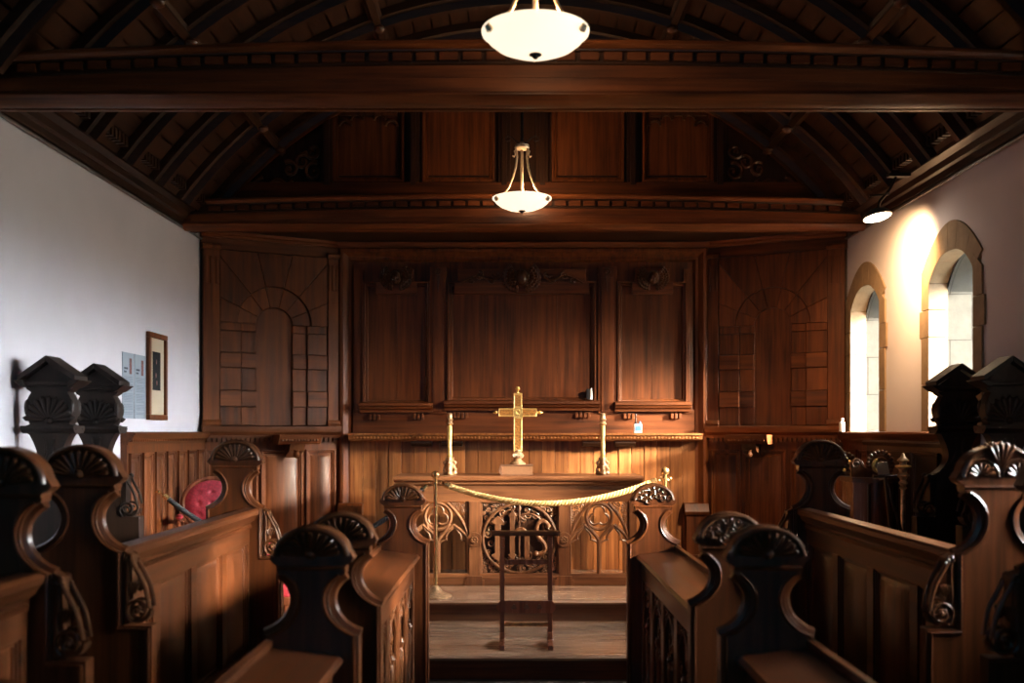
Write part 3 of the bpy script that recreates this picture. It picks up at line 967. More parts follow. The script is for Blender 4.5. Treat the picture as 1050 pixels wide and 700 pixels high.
# side wall dado panelling
def dado(s, y0, y1, label):
    root = struct('trim_dado_' + ('left' if s < 0 else 'right'), (s * 3.0, y0, 0.0), label)
    mir = s < 0
    # local: x offset from wall (right-hand version: negative = into the room)
    T = frame_matrix((-.0, 0, 0), (0, 1, 0), (1, 0, 0))  # local x -> +Y ; local y -> +X ; z flips
    T = Matrix(((0, 1, 0, 0), (1, 0, 0, 0), (0, 0, 1, 0), (0, 0, 0, 1)))
    W_ = y1 - y0; H = 1.70
    A = lambda mb, name, mat, par=root, **k: mb.done(name, mat, par, mirror=mir, **k)
    A(MB(T).box(0, W_, -.05, -.001, 0, 1.60), 'backing', 'oakZ', smooth=0)
    A(MB(T).run([(0, 1.60), (-.055, 1.60), (-.06, 1.63), (-.09, 1.645), (-.10, 1.67), (-.11, 1.68), (-.11, 1.695), (0, 1.70)], 0, W_), 'cap', 'oakY', smooth=30)
    dn = MB(T); dentils(dn, .0, W_, -.088, -.06, 1.625, 1.65, .04, .024); A(dn, 'dentil_band', 'oakY', smooth=0)
    n = int(round(W_ / (.26 if s < 0 else .42)))
    for i in range(n):
        x0, x1 = W_ * i / n + .025, W_ * (i + 1) / n - .025
        mb = MB(T); mb.mould(x0, x1, .45, 1.54, .03, -.05, .022); mb.frustum(x0 + .04, x1 - .04, .49, 1.50, -.05, -.066, .03)
        A(mb, 'panel', 'oakZ', smooth=30)
    return root


dado(-1, 7.57, 9.47, 'oak dado panelling below the framed picture on the white wall')
dado(1, 6.78, 9.47, 'oak dado panelling under the arched stone windows')

# =================================================================== CHOIR STALLS
def end_outline(H, hh, nk, xl, xr, sh, vol):
    """outline of a poppyhead bench end. H top, hh half width of the head, nk half width of the neck,
    xl/xr panel edges, sh shoulder height; vol = (outer x, bottom z) of the lower step on the aisle side (-x)"""
    hb = H - hh * 0.92            # underside of the head lobes
    sl = -(abs(xl)) if not vol else -(hh * 1.12)
    pts = []
    # start lower right, counter-clockwise
    if vol: pts += [(vol[0], 0)]
    else: pts += [(xl, 0)]
    pts += [(xr, 0), (xr, sh - .01)]
    nz = sh + (hb - sh) * 0.52
    # right concave neck: from the shoulder up to the cornice
    def neck(sg, xs):
        c = []
        top = (sg * hh * .80, hb - .035)
        P0 = (xs, sh); P3 = top
        c = bez(P0, (sg * nk * 1.05, sh + (nz - sh) * .25), (sg * nk * .35, nz + (hb - nz) * .25), P3, 16)
        return c
    rn = neck(1, xr)
    pts += rn
    pts += [(hh * .84, hb - .03), (hh * .84, hb - .005), (hh * .97, hb + .006), (hh * 1.04, hb + .022), (hh * .98, hb + .040)]
    pts += arc(0, hb + .035, hh * .93, H - hb - .035, 8, 172, 22)
    pts += [(-hh * .98, hb + .040), (-hh * 1.04, hb + .022), (-hh * .97, hb + .006), (-hh * .84, hb - .005), (-hh * .84, hb - .03)]
    ln = neck(-1, xl)
    pts += ln[::-1]
    if vol:
        pts += [(xl, vol[1]), (vol[0], vol[1])]
    return pts, rn, ln, hb


def bench_end(root, mir, H, hh, nk, xl, xr, sh, vol, y0, t=.07, carve='fan', z0=0.0, dark=False):
    pts, rn, ln, hb = end_outline(H - z0, hh, nk, xl, xr, sh - z0, vol and (vol[0], vol[1] - z0))
    T = Matrix.Translation((0, y0, z0))
    mb = MB(T).plate(pts, 0, t)
    e = mb.done('bench_end', 'stallZ', root, mirror=mir, smooth=30, bevel=.007)
    # moulded beads following the neck curves and the lower edges, both faces
    bd = MB(T)
    for yy in (0.0, t):
        for c, sg in ((rn, -1), (ln, 1)):
            q = [(p[0] + sg * .016, yy, p[1]) for p in c]
            q = q[:1] + q
            q[0] = (q[1][0], yy, 0.02 if not (vol and c is ln) else (vol[1] - z0 + .0))
            bd.tube(q, .0085, 6)
        if vol:
            bd.tube([(vol[0] + .016, yy, .02), (vol[0] + .016, yy, vol[1] - z0 - .014), (xl + .02, yy, vol[1] - z0 - .014)], .0085, 6)
        bd.tube([(-hh * .84, yy, hb - .012), (hh * .84, yy, hb - .012)], .008, 6)
    # the swept hollow along the neck edge
    for c in (rn, ln):
        bd.tube([(p[0] + (.002 if c is rn else -.002), t / 2, p[1]) for p in c], t * .34, 8, flat=1.0)
    bd.done('bead_moulding', 'stallZ', e, mirror=mir)
    # head carving
    cv = MB(T)
    zc = hb + .03; rz2 = H - z0 - zc
    cv.tube(arc(0, zc, hh * .86, rz2 * .93, 0, 180, 22, y=-.004), .012, 8)
    cv.tube(arc(0, zc, hh * .86, rz2 * .93, 0, 180, 22, y=t + .004), .012, 8)
    for yy in (-.006, t + .006):
        if carve == 'fan':
            fan(cv, 0, zc, .022, hh * .78, 4, 176, 11, yy, h=.016, rz=rz2 / hh)
            cv.ball((0, yy, zc + .008), (.022, .02, .02), n=10, m=6)
        elif carve == 'leaf':
            leafage(cv, -hh * .75, hh * .75, zc, zc + rz2 * .85, yy, 20, lambda x, z: (x / (hh * .76)) ** 2 + ((z - zc) / (rz2 * .82)) ** 2 < 1, seed=5, r=hh * .17, th=.007)
        else:
            fan(cv, -hh * .45, zc, .012, hh * .36, 5, 175, 8, yy, h=.013)
            fan(cv, hh * .45, zc, .012, hh * .36, 5, 175, 8, yy, h=.013)
            fan(cv, 0, zc + hh * .18, .02, hh * .66, 55, 125, 5, yy - .003, h=.017)
            cv.tube(arc(-hh * .45, zc, hh * .41, hh * .41, 0, 180, 12, y=yy), .006, 6)
            cv.tube(arc(hh * .45, zc, hh * .41, hh * .41, 0, 180, 12, y=yy), .006, 6)
    cv.done('carved_head', 'carve', e, mirror=mir)
    if vol:
        # scrolled console in the step on the aisle side
        vz = vol[1] - z0; top = sh - z0 + .005; xo = vol[0]; w = abs(xo - xl)
        vm = MB(T)
        R = w * .44; cx_, cz_ = xl - w * .50, vz + R + .008
        lp = arc(cx_, cz_, R, R, -178, 70, 18) + [(xl - w * .30, top - .08), (xl - w * .34, top - .02), (xl - .004, top), (xl - .004, vz + .004)]
        vm.plate(lp, .006, t - .006)
        for yy in (.002, t - .002):
            vm.tube(spiral(cx_, cz_, R * .95, R * .22, -60, 1.6, yy, 34)[::-1], .008, 6)
            vm.tube(bez((cx_ - R * .90, yy, cz_ + R * .2), (cx_ - R * .6, yy, cz_ + R * 2.2), (xl - w * .75, yy, top - .14), (xl - w * .28, yy, top - .035)), .009, 6)
            vm.tube(bez((cx_ + R * .75, yy, cz_ + R * .7), (cx_ + R * .9, yy, cz_ + R * 1.5), (xl - w * .22, yy, top - .13), (xl - w * .18, yy, top - .04)), .007, 6)
            vm.tube(spiral(xl - w * .22, top - .025, w * .18, w * .05, -150, 1.1, yy, 16), .007, 6)
            vm.ball((cx_, yy, cz_), (R * .26, .016, R * .26), n=10, m=6)
            fan(vm, cx_ + R * .2, cz_ + R * 1.1, .01, w * .55, 62, 112, 4, yy, h=.010)
        vm.done('scroll_console', 'carve', e, mirror=mir)
    return e


TY = Matrix(((0, 1, 0, 0), (1, 0, 0, 0), (0, 0, 1, 0), (0, 0, 0, 1)))   # local x -> +Y, local y -> +X (faces the aisle)


def desk_front(root, mir, x, y0, y1, zb, zt, n, tracery=False, pw=.05):
    """panelled boarding whose face looks across the aisle"""
    T = Matrix.Translation((x, 0, 0)) @ TY
    MB(T).box(y0, y1, .012, .05, zb, zt).done('desk_back', 'stallZ', root, mirror=mir, smooth=0)
    fr = MB(T)
    fr.box(y0, y1, -.016, .013, zt - .11, zt); fr.box(y0, y1, -.016, .013, zb, zb + .12)
    for i in range(n + 1):
        c = y0 + (y1 - y0) * i / n
        fr.box(max(y0, c - .05), min(y1, c + .05), -.0155, .013, zb + .12, zt - .11)
    f = fr.done('desk_frame', 'stallY', root, mirror=mir, smooth=0, bevel=.004)
    for i in range(n):
        a = y0 + (y1 - y0) * i / n + .05; b = y0 + (y1 - y0) * (i + 1) / n - .05
        pm = MB(T)
        if tracery:
            c = (a + b) / 2; hw = (b - a) / 2; zs = zt - .30
            pm.tube([(a + .012, -.006, zb + .13)] + bez((a + .012, -.006, zs), (a + .012, -.006, zs + .09), (c - .05, -.006, zs + .14), (c, -.006, zs + .16), 8)
                    + bez((c, -.006, zs + .16), (c + .05, -.006, zs + .14), (b - .012, -.006, zs + .09), (b - .012, -.006, zs), 8) + [(b - .012, -.006, zb + .13)], .010, 6)
            leafage(pm, a, b, zs + .02, zt - .11, -.002, 10, lambda X, Z: Z > zs + .10 + .07 * (1 - abs(X - c) / hw), seed=i, r=.026, th=.006)
            pm.lathe([(.02, 0), (.024, .03), (.014, .05), (.018, .22), (.022, .3), (.014, .33), (.026, .36), (.016, .38)], (c, .0, zb + .14), 12)
            leafage(pm, c - hw * .6, c + hw * .6, zs - .16, zs + .10, -.0, 9, lambda X, Z: True, seed=20 + i, r=.028, th=.007)
            pm.done('carved_panel', 'carve', f, mirror=mir)
        else:
            pm.mould(a, b, zb + .12, zt - .11, .022, .012, .018)
            pm.frustum(a + .03, b - .03, zb + .15, zt - .14, .012, .001, .025)
            pm.done('panel', 'stallZ', f, mirror=mir, smooth=30)


def front_row(s, y0, y1, label, near_carve, far_carve, ends=(True, True)):
    root = thing('choir_desk', (s * .80, y0, 0), label, 'choir stall', None)
    mir = s < 0; L = y1 - y0
    A = lambda mb, name, mat, par=root, **k: mb.done(name, mat, par, mirror=mir, **k)
    P = dict(H=1.365, hh=.142, nk=.052, xl=-.165, xr=.165, sh=.985, vol=None)
    if ends[0]: bench_end(root, mir, y0=0.0, carve=near_carve, **P)
    if ends[1]: bench_end(root, mir, y0=L - .07, carve=far_carve, **P)
    desk_front(root, mir, -.06, .07, L - .07, 0.0, .87, max(2, int(L / .42)), tracery=True)
    # sloping book ledge (falls towards the aisle)
    T = TY
    lg = MB(T).run([(-.105, .885), (-.112, .900), (-.098, .915), (.13, .945), (.165, .950), (.17, .935), (.155, .915), (-.08, .872)], .068, L - .068)
    A(lg, 'book_ledge', 'stallY', smooth=30)
    A(MB(T).run([(.135, .94), (.135, .972), (.160, .975), (.163, .94)], .069, L - .069), 'ledge_rail', 'stallY', smooth=0, bevel=.003)
    A(MB(T).box(.07, L - .07, .125, .15, .0, .93), 'desk_inner_board', 'darkY', smooth=0)
    # bench behind the desk
    A(MB(T).run([(.46, .425), (.45, .44), (.46, .455), (.745, .455), (.745, .425)], .02, L - .02), 'bench_seat', 'stallY', smooth=30)
    for yy in (.15, L / 2, L - .15):
        A(MB(T).plate([(yy - .02, 0), (yy + .02, 0), (yy + .02, .425), (yy - .02, .425)], .50, .72), 'bench_support', 'darkZ', smooth=0)
    return root


def mid_row(s, y0, y1, label, near_carve, far_carve, ends=(True, True)):
    z0 = .20
    root = thing('choir_stall', (s * 1.87, y0, 0), label, 'choir stall', None)
    mir = s < 0; L = y1 - y0
    A = lambda mb, name, mat, par=root, **k: mb.done(name, mat, par, mirror=mir, **k)
    P = dict(H=1.645, hh=.170, nk=.056, xl=-.175, xr=.185, sh=1.205, vol=(-.295, .905), z0=z0)
    if ends[0]: bench_end(root, mir, y0=0.0, carve=near_carve, **P)
    if ends[1]: bench_end(root, mir, y0=L - .07, carve=far_carve, **P)
    desk_front(root, mir, -.08, .07, L - .07, z0, 1.10, max(2, int(L / .52)))
    T = TY
    cp = MB(T).run([(-.10, 1.10), (-.105, 1.125), (-.125, 1.135), (-.14, 1.165), (-.155, 1.175), (-.158, 1.20), (-.145, 1.212), (-.07, 1.215), (-.05, 1.205), (-.03, 1.16), (-.03, 1.10)], .069, L - .069)
    A(cp, 'top_rail', 'stallY', smooth=30)
    dn = MB(T); dentils(dn, .10, L - .10, -.116, -.098, 1.088, 1.110, .022, .012)
    A(dn, 'dentil_band', 'stallY', smooth=0)
    A(MB(T).run([(.28, .62), (.27, .635), (.28, .65), (.61, .65), (.61, .62)], .0, L), 'bench_seat', 'stallY', smooth=30)
    for yy in (.15, L / 2, L - .15):
        A(MB(T).plate([(yy - .02, z0), (yy + .02, z0), (yy + .02, .62), (yy - .02, .62)], .31, .40), 'bench_support', 'darkZ', smooth=0)
    return root


def canopied_end(root, mir, y0, z0=.36):
    t = .09; T = Matrix.Translation((0, y0, 0))
    # body outline
    pts = [(-.275, z0), (.12, z0), (.12, 1.44)] + bez((.12, 1.44), (.05, 1.50), (.05, 1.56), (.115, 1.68), 10) + \
          [(.135, 1.695), (.14, 1.735), (.112, 1.745)] + bez((.112, 1.745), (.150, 1.79), (.150, 1.87), (.105, 1.93), 8) + \
          [(.13, 1.945), (.155, 1.985), (0, 2.10), (-.155, 1.985), (-.13, 1.945)] + bez((-.105, 1.93), (-.150, 1.87), (-.150, 1.79), (-.112, 1.745), 8) + \
          [(-.14, 1.735), (-.135, 1.695)] + bez((-.115, 1.68), (-.05, 1.56), (-.05, 1.50), (-.15, 1.43), 10) + [(-.155, 1.15), (-.275, 1.15)]
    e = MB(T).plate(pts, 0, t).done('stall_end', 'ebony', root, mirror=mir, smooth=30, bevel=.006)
    rf = MB(T)
    for sg in (-1, 1):
        rf.plate([(sg * .165, 1.995), (sg * .168, 2.025), (0, 2.142), (0, 2.105)], -.045, t + .045)
        rf.plate([(sg * .195, 2.000), (sg * .13, 2.000), (sg * .12, 1.955), (sg * .150, 1.965)], -.045, t + .045)
    rf.plate([(-.165, 1.99), (.165, 1.99), (.15, 1.968), (-.15, 1.968)], -.035, t + .035)
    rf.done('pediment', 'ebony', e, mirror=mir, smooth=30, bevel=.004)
    cn = MB(T).run([(-.03, 1.735), (-.035, 1.72), (-.02, 1.70), (0, 1.69), (t, 1.69), (t + .02, 1.70), (t + .035, 1.72), (t + .03, 1.735)], -.155, .155)
    cn.done('cornice', 'ebony', e, mirror=mir)
    cv = MB(T)
    for yy in (-.004, t + .004):
        fan(cv, 0, 1.76, .02, .155, 0, 180, 11, yy, h=.018)
        cv.ball((0, yy, 1.765), (.02, .02, .02), n=10, m=6)
        cv.tube(bez((-.03, yy, 1.66), (-.01, yy, 1.60), (-.01, yy, 1.54), (-.10, yy, 1.46)), .007, 6)
        cv.tube(bez((.03, yy, 1.66), (.01, yy, 1.60), (.01, yy, 1.54), (.08, yy, 1.46)), .007, 6)
        cv.tube(spiral(-.20, 1.20, .05, .012, -60, 1.6, yy, 30), .008, 6)
    for sg in (-1, 1):
        for yy in (0, t):
            cv.ball((sg * .14, yy, 1.715), .018, n=8, m=6)
            cv.ball((sg * .128, yy, 1.84), (.018, .02, .05), n=8, m=6)
    cv.plate(arc(-.215, 1.203, .052, .052, -178, 60, 16) + [(-.19, 1.37), (-.20, 1.41), (-.158, 1.425), (-.158, 1.152)], .004, t - .004)
    for yy in (0, t):
        cv.tube(bez((-.262, yy, 1.23), (-.25, yy, 1.32), (-.215, yy, 1.34), (-.195, yy, 1.40)), .009, 6)
        cv.ball((-.192, yy, 1.412), (.018, .012, .018), n=8, m=6)
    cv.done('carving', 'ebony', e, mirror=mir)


def back_row(s, label):
    root = thing('canopied_stall', (s * 2.79, 4.5, 0), label, 'choir stall', None)
    mir = s < 0
    A = lambda mb, name, mat, par=root, **k: mb.done(name, mat, par, mirror=mir, **k)
    ys = [6.62, 5.95]
    for y in ys: canopied_end(root, mir, y - 4.5)
    for a, b in zip(ys[1:], ys[:-1]):
        y0, y1 = a - 4.5 + .09, b - 4.5
        A(MB(TY).run([(-.24, .80), (-.25, .815), (-.24, .83), (.14, .83), (.14, .80)], y0, y1), 'stall_seat', 'darkY', smooth=30)
        A(MB(TY).box(y0, y1, .12, .16, .36, 1.25), 'back_board', 'darkZ', smooth=0)
        A(MB(TY).run([(.10, 1.23), (.10, 1.27), (.17, 1.28), (.17, 1.23)], y0, y1), 'back_rail', 'darkY', smooth=0, bevel=.003)
        A(MB(TY).box(y0, y1, -.20, -.17, .36, .80), 'seat_riser', 'darkY', smooth=0)
    return root


front_row(-1, 4.20, 6.60, 'front choir desk left of the aisle, fan-headed end nearest the altar and sunlit carved front', 'fan', 'fan')
front_row(1, 4.20, 6.60, 'front choir desk right of the aisle, leaf-carved end against the altar rope', 'leaf', 'leaf')
front_row(-1, 1.30, 3.66, 'front choir desk left of the aisle nearest the camera, almost black', 'fan', 'fan')
front_row(1, 1.30, 3.66, 'front choir desk right of the aisle nearest the camera, pale ledge at the bottom edge', 'fan', 'fan')
mid_row(-1, 4.20, 6.60, 'raised middle choir stall with sunlit panelled front before the red chair', 'fan', 'fan')
mid_row(1, 4.13, 6.60, 'raised middle choir stall in shadow with double-fan carved end on the window side', 'twin', 'fan')
mid_row(-1, 1.30, 3.62, 'black silhouetted middle choir stall at the lower left corner', 'fan', 'fan')
mid_row(1, 1.30, 3.66, 'black silhouetted middle choir stall at the lower right corner', 'fan', 'fan')
back_row(-1, 'canopied back stalls with pointed shell-carved ends against the white wall')
back_row(1, 'canopied back stalls with pointed shell-carved ends against the window wall')

# =================================================================== ALTAR AND ITS FURNITURE
AY = 9.06
ALT = thing('altar', (-.04, AY, .34), 'carved oak altar table with pierced tracery front', 'altar')


def ax(px): return (px - 527) * AY / F + CX + .04


def az(py): return CZ + (442.5 - py) * AY / F - .34


top = MB(); top.run([(-.06, az(488)), (-.065, az(490)), (-.06, az(492)), (-.03, az(493.5)), (-.025, az(496)), (0, az(498)), (.60, az(498)), (.60, az(488))], ax(404), ax(659))
top.done('altar_top', 'altar_oak', ALT, smooth=30)
MB().box(ax(411), ax(653), .0, .03, az(514), az(497)).done('frieze', 'altar_oak', ALT, smooth=0)
MB().box(ax(411), ax(653), .56, .59, az(514), az(497)).done('rear_rail', 'altar_oak', ALT, smooth=0)
br = MB(); br.box(ax(411), ax(653), -.01, .05, az(603), az(591)); br.run([(-.01, az(592)), (0.0, az(588)), (.05, az(588)), (.05, az(592))], ax(411), ax(653))
br.done('bottom_rail', 'altar_oak', ALT, smooth=0, bevel=.004)
MB().box(ax(409), ax(655), -.03, .60, 0, az(603)).done('plinth', 'darkX', ALT, smooth=0, bevel=.006)
for (a, b) in ((411, 417), (481, 492), (573, 584), (645, 653)):
    mb = MB(); x0, x1 = ax(a), ax(b); c = (x0 + x1) / 2
    mb.box(x0, x1, -.005, .055, az(590), az(514))
    if b - a > 9:
        mb.plate([(c + .065 * cos(radians(q)), az(553) + .065 * sin(radians(q))) for q in range(0, 360, 15)], -.015, 0.01)
        mb.box(x0 - .02, x1 + .02, -.02, .02, az(606), az(590))
        mb.box(x0 - .04, x1 + .04, -.018, .02, az(602), az(594))
    p = mb.done('post', 'altar_oakZ', ALT, smooth=0, bevel=.005)
    if b - a > 9:
        r = MB(); rosette(r, c, az(553), .038, -.022); r.done('rosette', 'altar_carve', p)
for x in (ax(414), ax(649)):
    MB().cbox((x, .56, az(603) / 2 + az(514) / 2 - .0), (.06, .06, az(514) - az(603))).done('rear_post', 'altar_oakZ', ALT, smooth=0)


def tracery_light(x0, x1):
    """two cusped lights with a trefoil in a circle above"""
    z0, z1 = az(590), az(514); c = (x0 + x1) / 2; hw = (x1 - x0) / 2
    y = .018; mb = MB()
    R = .0155
    mb.tube([(x0 + .008, y, z0), (x0 + .008, y, z1)], .012, 6); mb.tube([(x1 - .008, y, z0), (x1 - .008, y, z1)], .012, 6)
    zsp = az(557)                       # springing of the little arches
    mb.tube([(c, y, z0), (c, y, zsp + .02)], .020, 8)
    ztop = az(538)
    for sg in (-1, 1):
        a, b = (c, c + sg * hw)
        m = (a + b) / 2
        lo = [(a, y, zsp), (b, y, zsp)]
        mb.tube(bez((a, y, zsp), (a, y, zsp + .06), (m + (a - m) * .45, y, ztop - .05), (m, y, ztop)), R, 8)
        mb.tube(bez((b, y, zsp), (b, y, zsp + .06), (m + (b - m) * .45, y, ztop - .05), (m, y, ztop)), R, 8)
        # cusps
        for e in (-1, 1):
            xx = m + e * hw * .44
            mb.tube(bez((xx, y, zsp + .0), (xx - e * .01, y, zsp + .03), (xx - e * .055, y, zsp + .02), (xx - e * .055, y, zsp + .045), 6), .010, 6)
            mb.tube(bez((xx - e * .055, y, zsp + .045), (xx - e * .05, y, zsp + .09), (m + e * .02, y, ztop - .05), (m, y, ztop - .012), 6), .010, 6)
            mb.ball((xx - e * .056, y, zsp + .035), .012, n=8, m=6)
    # big containing arch
    for sg in (-1, 1):
        mb.tube(bez((c + sg * hw, y, zsp + .01), (c + sg * hw * .92, y, zsp + .16), (c + sg * hw * .62, y, z1 - .09), (c + sg * hw * .30, y, z1 - .015)), R, 8)
    rc = .115; zc = z1 - rc - .018
    mb.tube([(c + rc * cos(radians(q)), y, zc + rc * sin(radians(q))) for q in range(0, 360, 12)], R, 8, closed=True)
    tr = []
    for k in range(3):
        a0 = 90 + 120 * k
        cx_, cz_ = c + .045 * cos(radians(a0)), zc + .045 * sin(radians(a0))
        mb.tube(arc(cx_, cz_, .048, .048, a0 - 105, a0 + 105, 14, y=y), .010, 6)
    for sg in (-1, 1):
        mb.tube(bez((c, y, zsp + .02), (c + sg * .02, y, zsp + .07), (c + sg * .08, y, zc - rc - .01), (c + sg * .10, y, zc - rc * .6), 8), R, 8)
    t = mb.done('tracery', 'altar_carve', ALT)
    lf = MB()
    for sg in (-1, 1):
        xs = sorted((c + sg * hw * .30, c + sg * (hw - .015)))
        leafage(lf, xs[0], xs[1], zsp + .10, z1 - .01, y, 16, lambda X, Z: (abs(X - c) / hw) ** 1.5 + ((Z - zsp) / (z1 - zsp)) ** 2 > 1.12, seed=8 + sg, r=.024, th=.006)
    lf.done('spandrel_leaves', 'altar_carve', t)


tracery_light(ax(417), ax(481)); tracery_light(ax(584), ax(645))
# centre panel: roundel with gothic letters among leaf scrolls
cp = MB(); x0, x1 = ax(492), ax(573); z0, z1 = az(590), az(514); c = (x0 + x1) / 2; zc = (z0 + z1) / 2
cp.box(x0, x1, .045, .055, z0, z1)
cpo = cp.done('letter_panel', 'darkZ', ALT, smooth=0)
fr = MB().mould(x0 - .0, x1 + .0, z0, z1, .022, .03, .03).done('panel_moulding', 'altar_oakZ', cpo, smooth=30)
ro = MB(); R = (x1 - x0) / 2 - .025; Rz = (z1 - z0) / 2 - .02; y = .02
ro.tube([(c + R * cos(radians(q)), y, zc + Rz * sin(radians(q))) for q in range(0, 360, 8)], .015, 8, closed=True)
for k in range(4):
    a0 = 45 + 90 * k
    ro.tube(arc(c + .11 * cos(radians(a0)), zc + .11 * sin(radians(a0)), .14, .14, a0 - 95, a0 + 95, 20, y=y + .008), .010, 6)
ro.tube([(c, y, zc - Rz), (c, y, zc + Rz)], .009, 6)
ro.done('roundel', 'altar_carve', cpo)
le = MB(); h = .155
def bar(xa, xb, za, zb, yy=(-.002, .03)): le.box(c + xa, c + xb, yy[0], yy[1], zc + za, zc + zb)
# I
bar(-.215, -.165, -h, h); le.plate([(c - .25, zc + h - .01), (c - .19, zc + h + .045), (c - .13, zc + h - .01), (c - .19, zc + h - .04)], -.004, .03)
le.plate([(c - .25, zc - h + .01), (c - .19, zc - h - .045), (c - .13, zc - h + .01), (c - .19, zc - h + .04)], -.004, .03)
# H
bar(-.085, -.040, -h, h + .06); bar(.045, .090, -h - .03, .03)
le.plate([(c - .10, zc + h + .04), (c - .06, zc + h + .10), (c - .02, zc + h + .04)], -.004, .03)
le.tube(bez((c - .05, .012, zc + .02), (c - .02, .012, zc + .11), (c + .06, .012, zc + .10), (c + .067, .012, zc + .02)), .018, 8)
le.plate([(c - .10, zc - h + .01), (c - .062, zc - h - .035), (c - .025, zc - h + .01), (c - .062, zc - h + .03)], -.004, .03)
# S
le.tube(bez((c + .255, .012, zc + h * .75), (c + .20, .012, zc + h * 1.35), (c + .12, .012, zc + h * .8), (c + .17, .012, zc + .01)) +
        bez((c + .17, .012, zc + .01), (c + .22, .012, zc - .03), (c + .29, .012, zc - h * .8), (c + .15, .012, zc - h * .9)), .019, 8)
le.ball((c + .255, .012, zc + h * .72), .025, n=10, m=6); le.ball((c + .150, .012, zc - h * .86), .024, n=10, m=6)
le.done('gothic_letters', 'altar_carve', cpo, smooth=35, bevel=.003)
lf = MB()
leafage(lf, x0 + .02, x1 - .02, z0 + .02, z1 - .02, .03, 44, lambda X, Z: ((X - c) / R) ** 2 + ((Z - zc) / Rz) ** 2 > 1.10, seed=12, r=.024, th=.006)
leafage(lf, x0 + .04, x1 - .04, z0 + .03, z1 - .03, .032, 40, lambda X, Z: ((X - c) / R) ** 2 + ((Z - zc) / Rz) ** 2 < .86 and not (abs(Z - zc) < h and abs(X - c) < .25), seed=14, r=.034, th=.0085)
lf.done('leaf_scrolls', 'altar_carve', cpo)

ATZ = .34 + az(488)
# --- book under the cross
bx = CX + (529.5 - 527) * 9.30 / F
bk = thing('closed_book', (bx, 9.30, ATZ), 'thick tan closed book lying under the gilt cross', 'book')
MB().box(-.135, .145, -.085, .085, .010, .085).done('page_block', 'pages', bk, smooth=0, bevel=.002)
cv = MB(); cv.box(-.145, .152, -.092, .092, 0, .010); cv.box(-.145, .152, -.092, .092, .085, .095)
cv.plate([(-.14 - .022 * sin(pi * q / 8), .002 + .091 * q / 8) for q in range(9)] + [(-.128, .093), (-.128, .002)], -.092, .092)
cv.done('cover', 'leather', bk, smooth=0, bevel=.003)
# --- cross
SC = 9.30 / F
cr = thing('altar_cross', (CX + 4 * SC, 9.30, ATZ + .095), 'engraved gilt standing cross on the altar book', 'cross')
zz = lambda py: CZ + (442.5 - py) * SC - (ATZ + .095)
hw = .038
ou = [(-hw, zz(463)), (hw, zz(463)), (hw, zz(427)), (19.5 * SC, zz(427)), (19.5 * SC, zz(418.5)), (hw, zz(418.5)), (hw, zz(403)), (-hw, zz(403)), (-hw, zz(418.5)), (-19.5 * SC, zz(418.5)), (-19.5 * SC, zz(427)), (-hw, zz(427))]
MB().plate(ou, -.014, .014).done('cross_body', 'gilt', cr, smooth=0, bevel=.004)
ins = MB()
for (a, b, z0_, z1_) in ((-hw + .012, hw - .012, zz(461), zz(429)), (-hw + .012, hw - .012, zz(416.5), zz(405)), (hw + .006, 18.5 * SC, zz(425.5), zz(420)), (-18.5 * SC, -hw - .006, zz(425.5), zz(420))):
    ins.box(a, b, -.017, -.013, z0_, z1_)
ins.done('engraved_inlay', 'gilt_dark', cr, smooth=0)
fl_ = MB()
for (a, b, z0_, z1_) in ((-hw, hw, zz(463), zz(427)), (-hw, hw, zz(418.5), zz(403)), (hw, 19.5 * SC, zz(427), zz(418.5)), (-19.5 * SC, -hw, zz(427), zz(418.5))):
    fl_.tube([(a + .004, -.016, z0_ + .004), (b - .004, -.016, z0_ + .004), (b - .004, -.016, z1_ - .004), (a + .004, -.016, z1_ - .004)], .0045, 6, closed=True)
fan(fl_, 0, zz(422.7), .004, .030, 0, 360, 8, -.018, h=.006)
fl_.done('raised_border', 'gilt', cr)
kn = MB()
kn.lathe([(.0, 0), (.010, .0), (.007, .02), (.014, .026), (.020, .040), (.014, .056), (0, .062)], (0, 0, zz(403)), 14)
for e in (-1, 1):
    kn.add(*(lambda m: (m.v, m.f))(MB(Matrix.Translation((e * 19.5 * SC, 0, zz(422.7))) @ Matrix.Rotation(e * pi / 2, 4, 'Y')).lathe([(.012, 0), (.008, .014), (.016, .024), (.014, .036), (.006, .044), (0, .058)], (0, 0, 0), 12)))
kn.done('finial', 'gilt', cr)
bs = MB().lathe([(.068, 0), (.072, .010), (.060, .022), (.040, .035), (.030, .050), (.050, .068), (.054, .085), (.045, .10), (.032, .112), (.036, .125), (.030, .136)], (0, 0, 0), 28, sy=.8)
base = bs.done('foot', 'old_brass', cr)
lt = MB()
for e in (-.026, 0, .026):
    lt.box(e - .0045, e + .0045, -.052, -.044, .066, .100)
lt.box(-.0045, .030, -.052, -.044, .080, .088)
lt.tube(spiral(-.03, .082, .018, .006, 0, 1, -.048, 14), .004, 6)
lt.done('letters', 'rod', base, smooth=0)
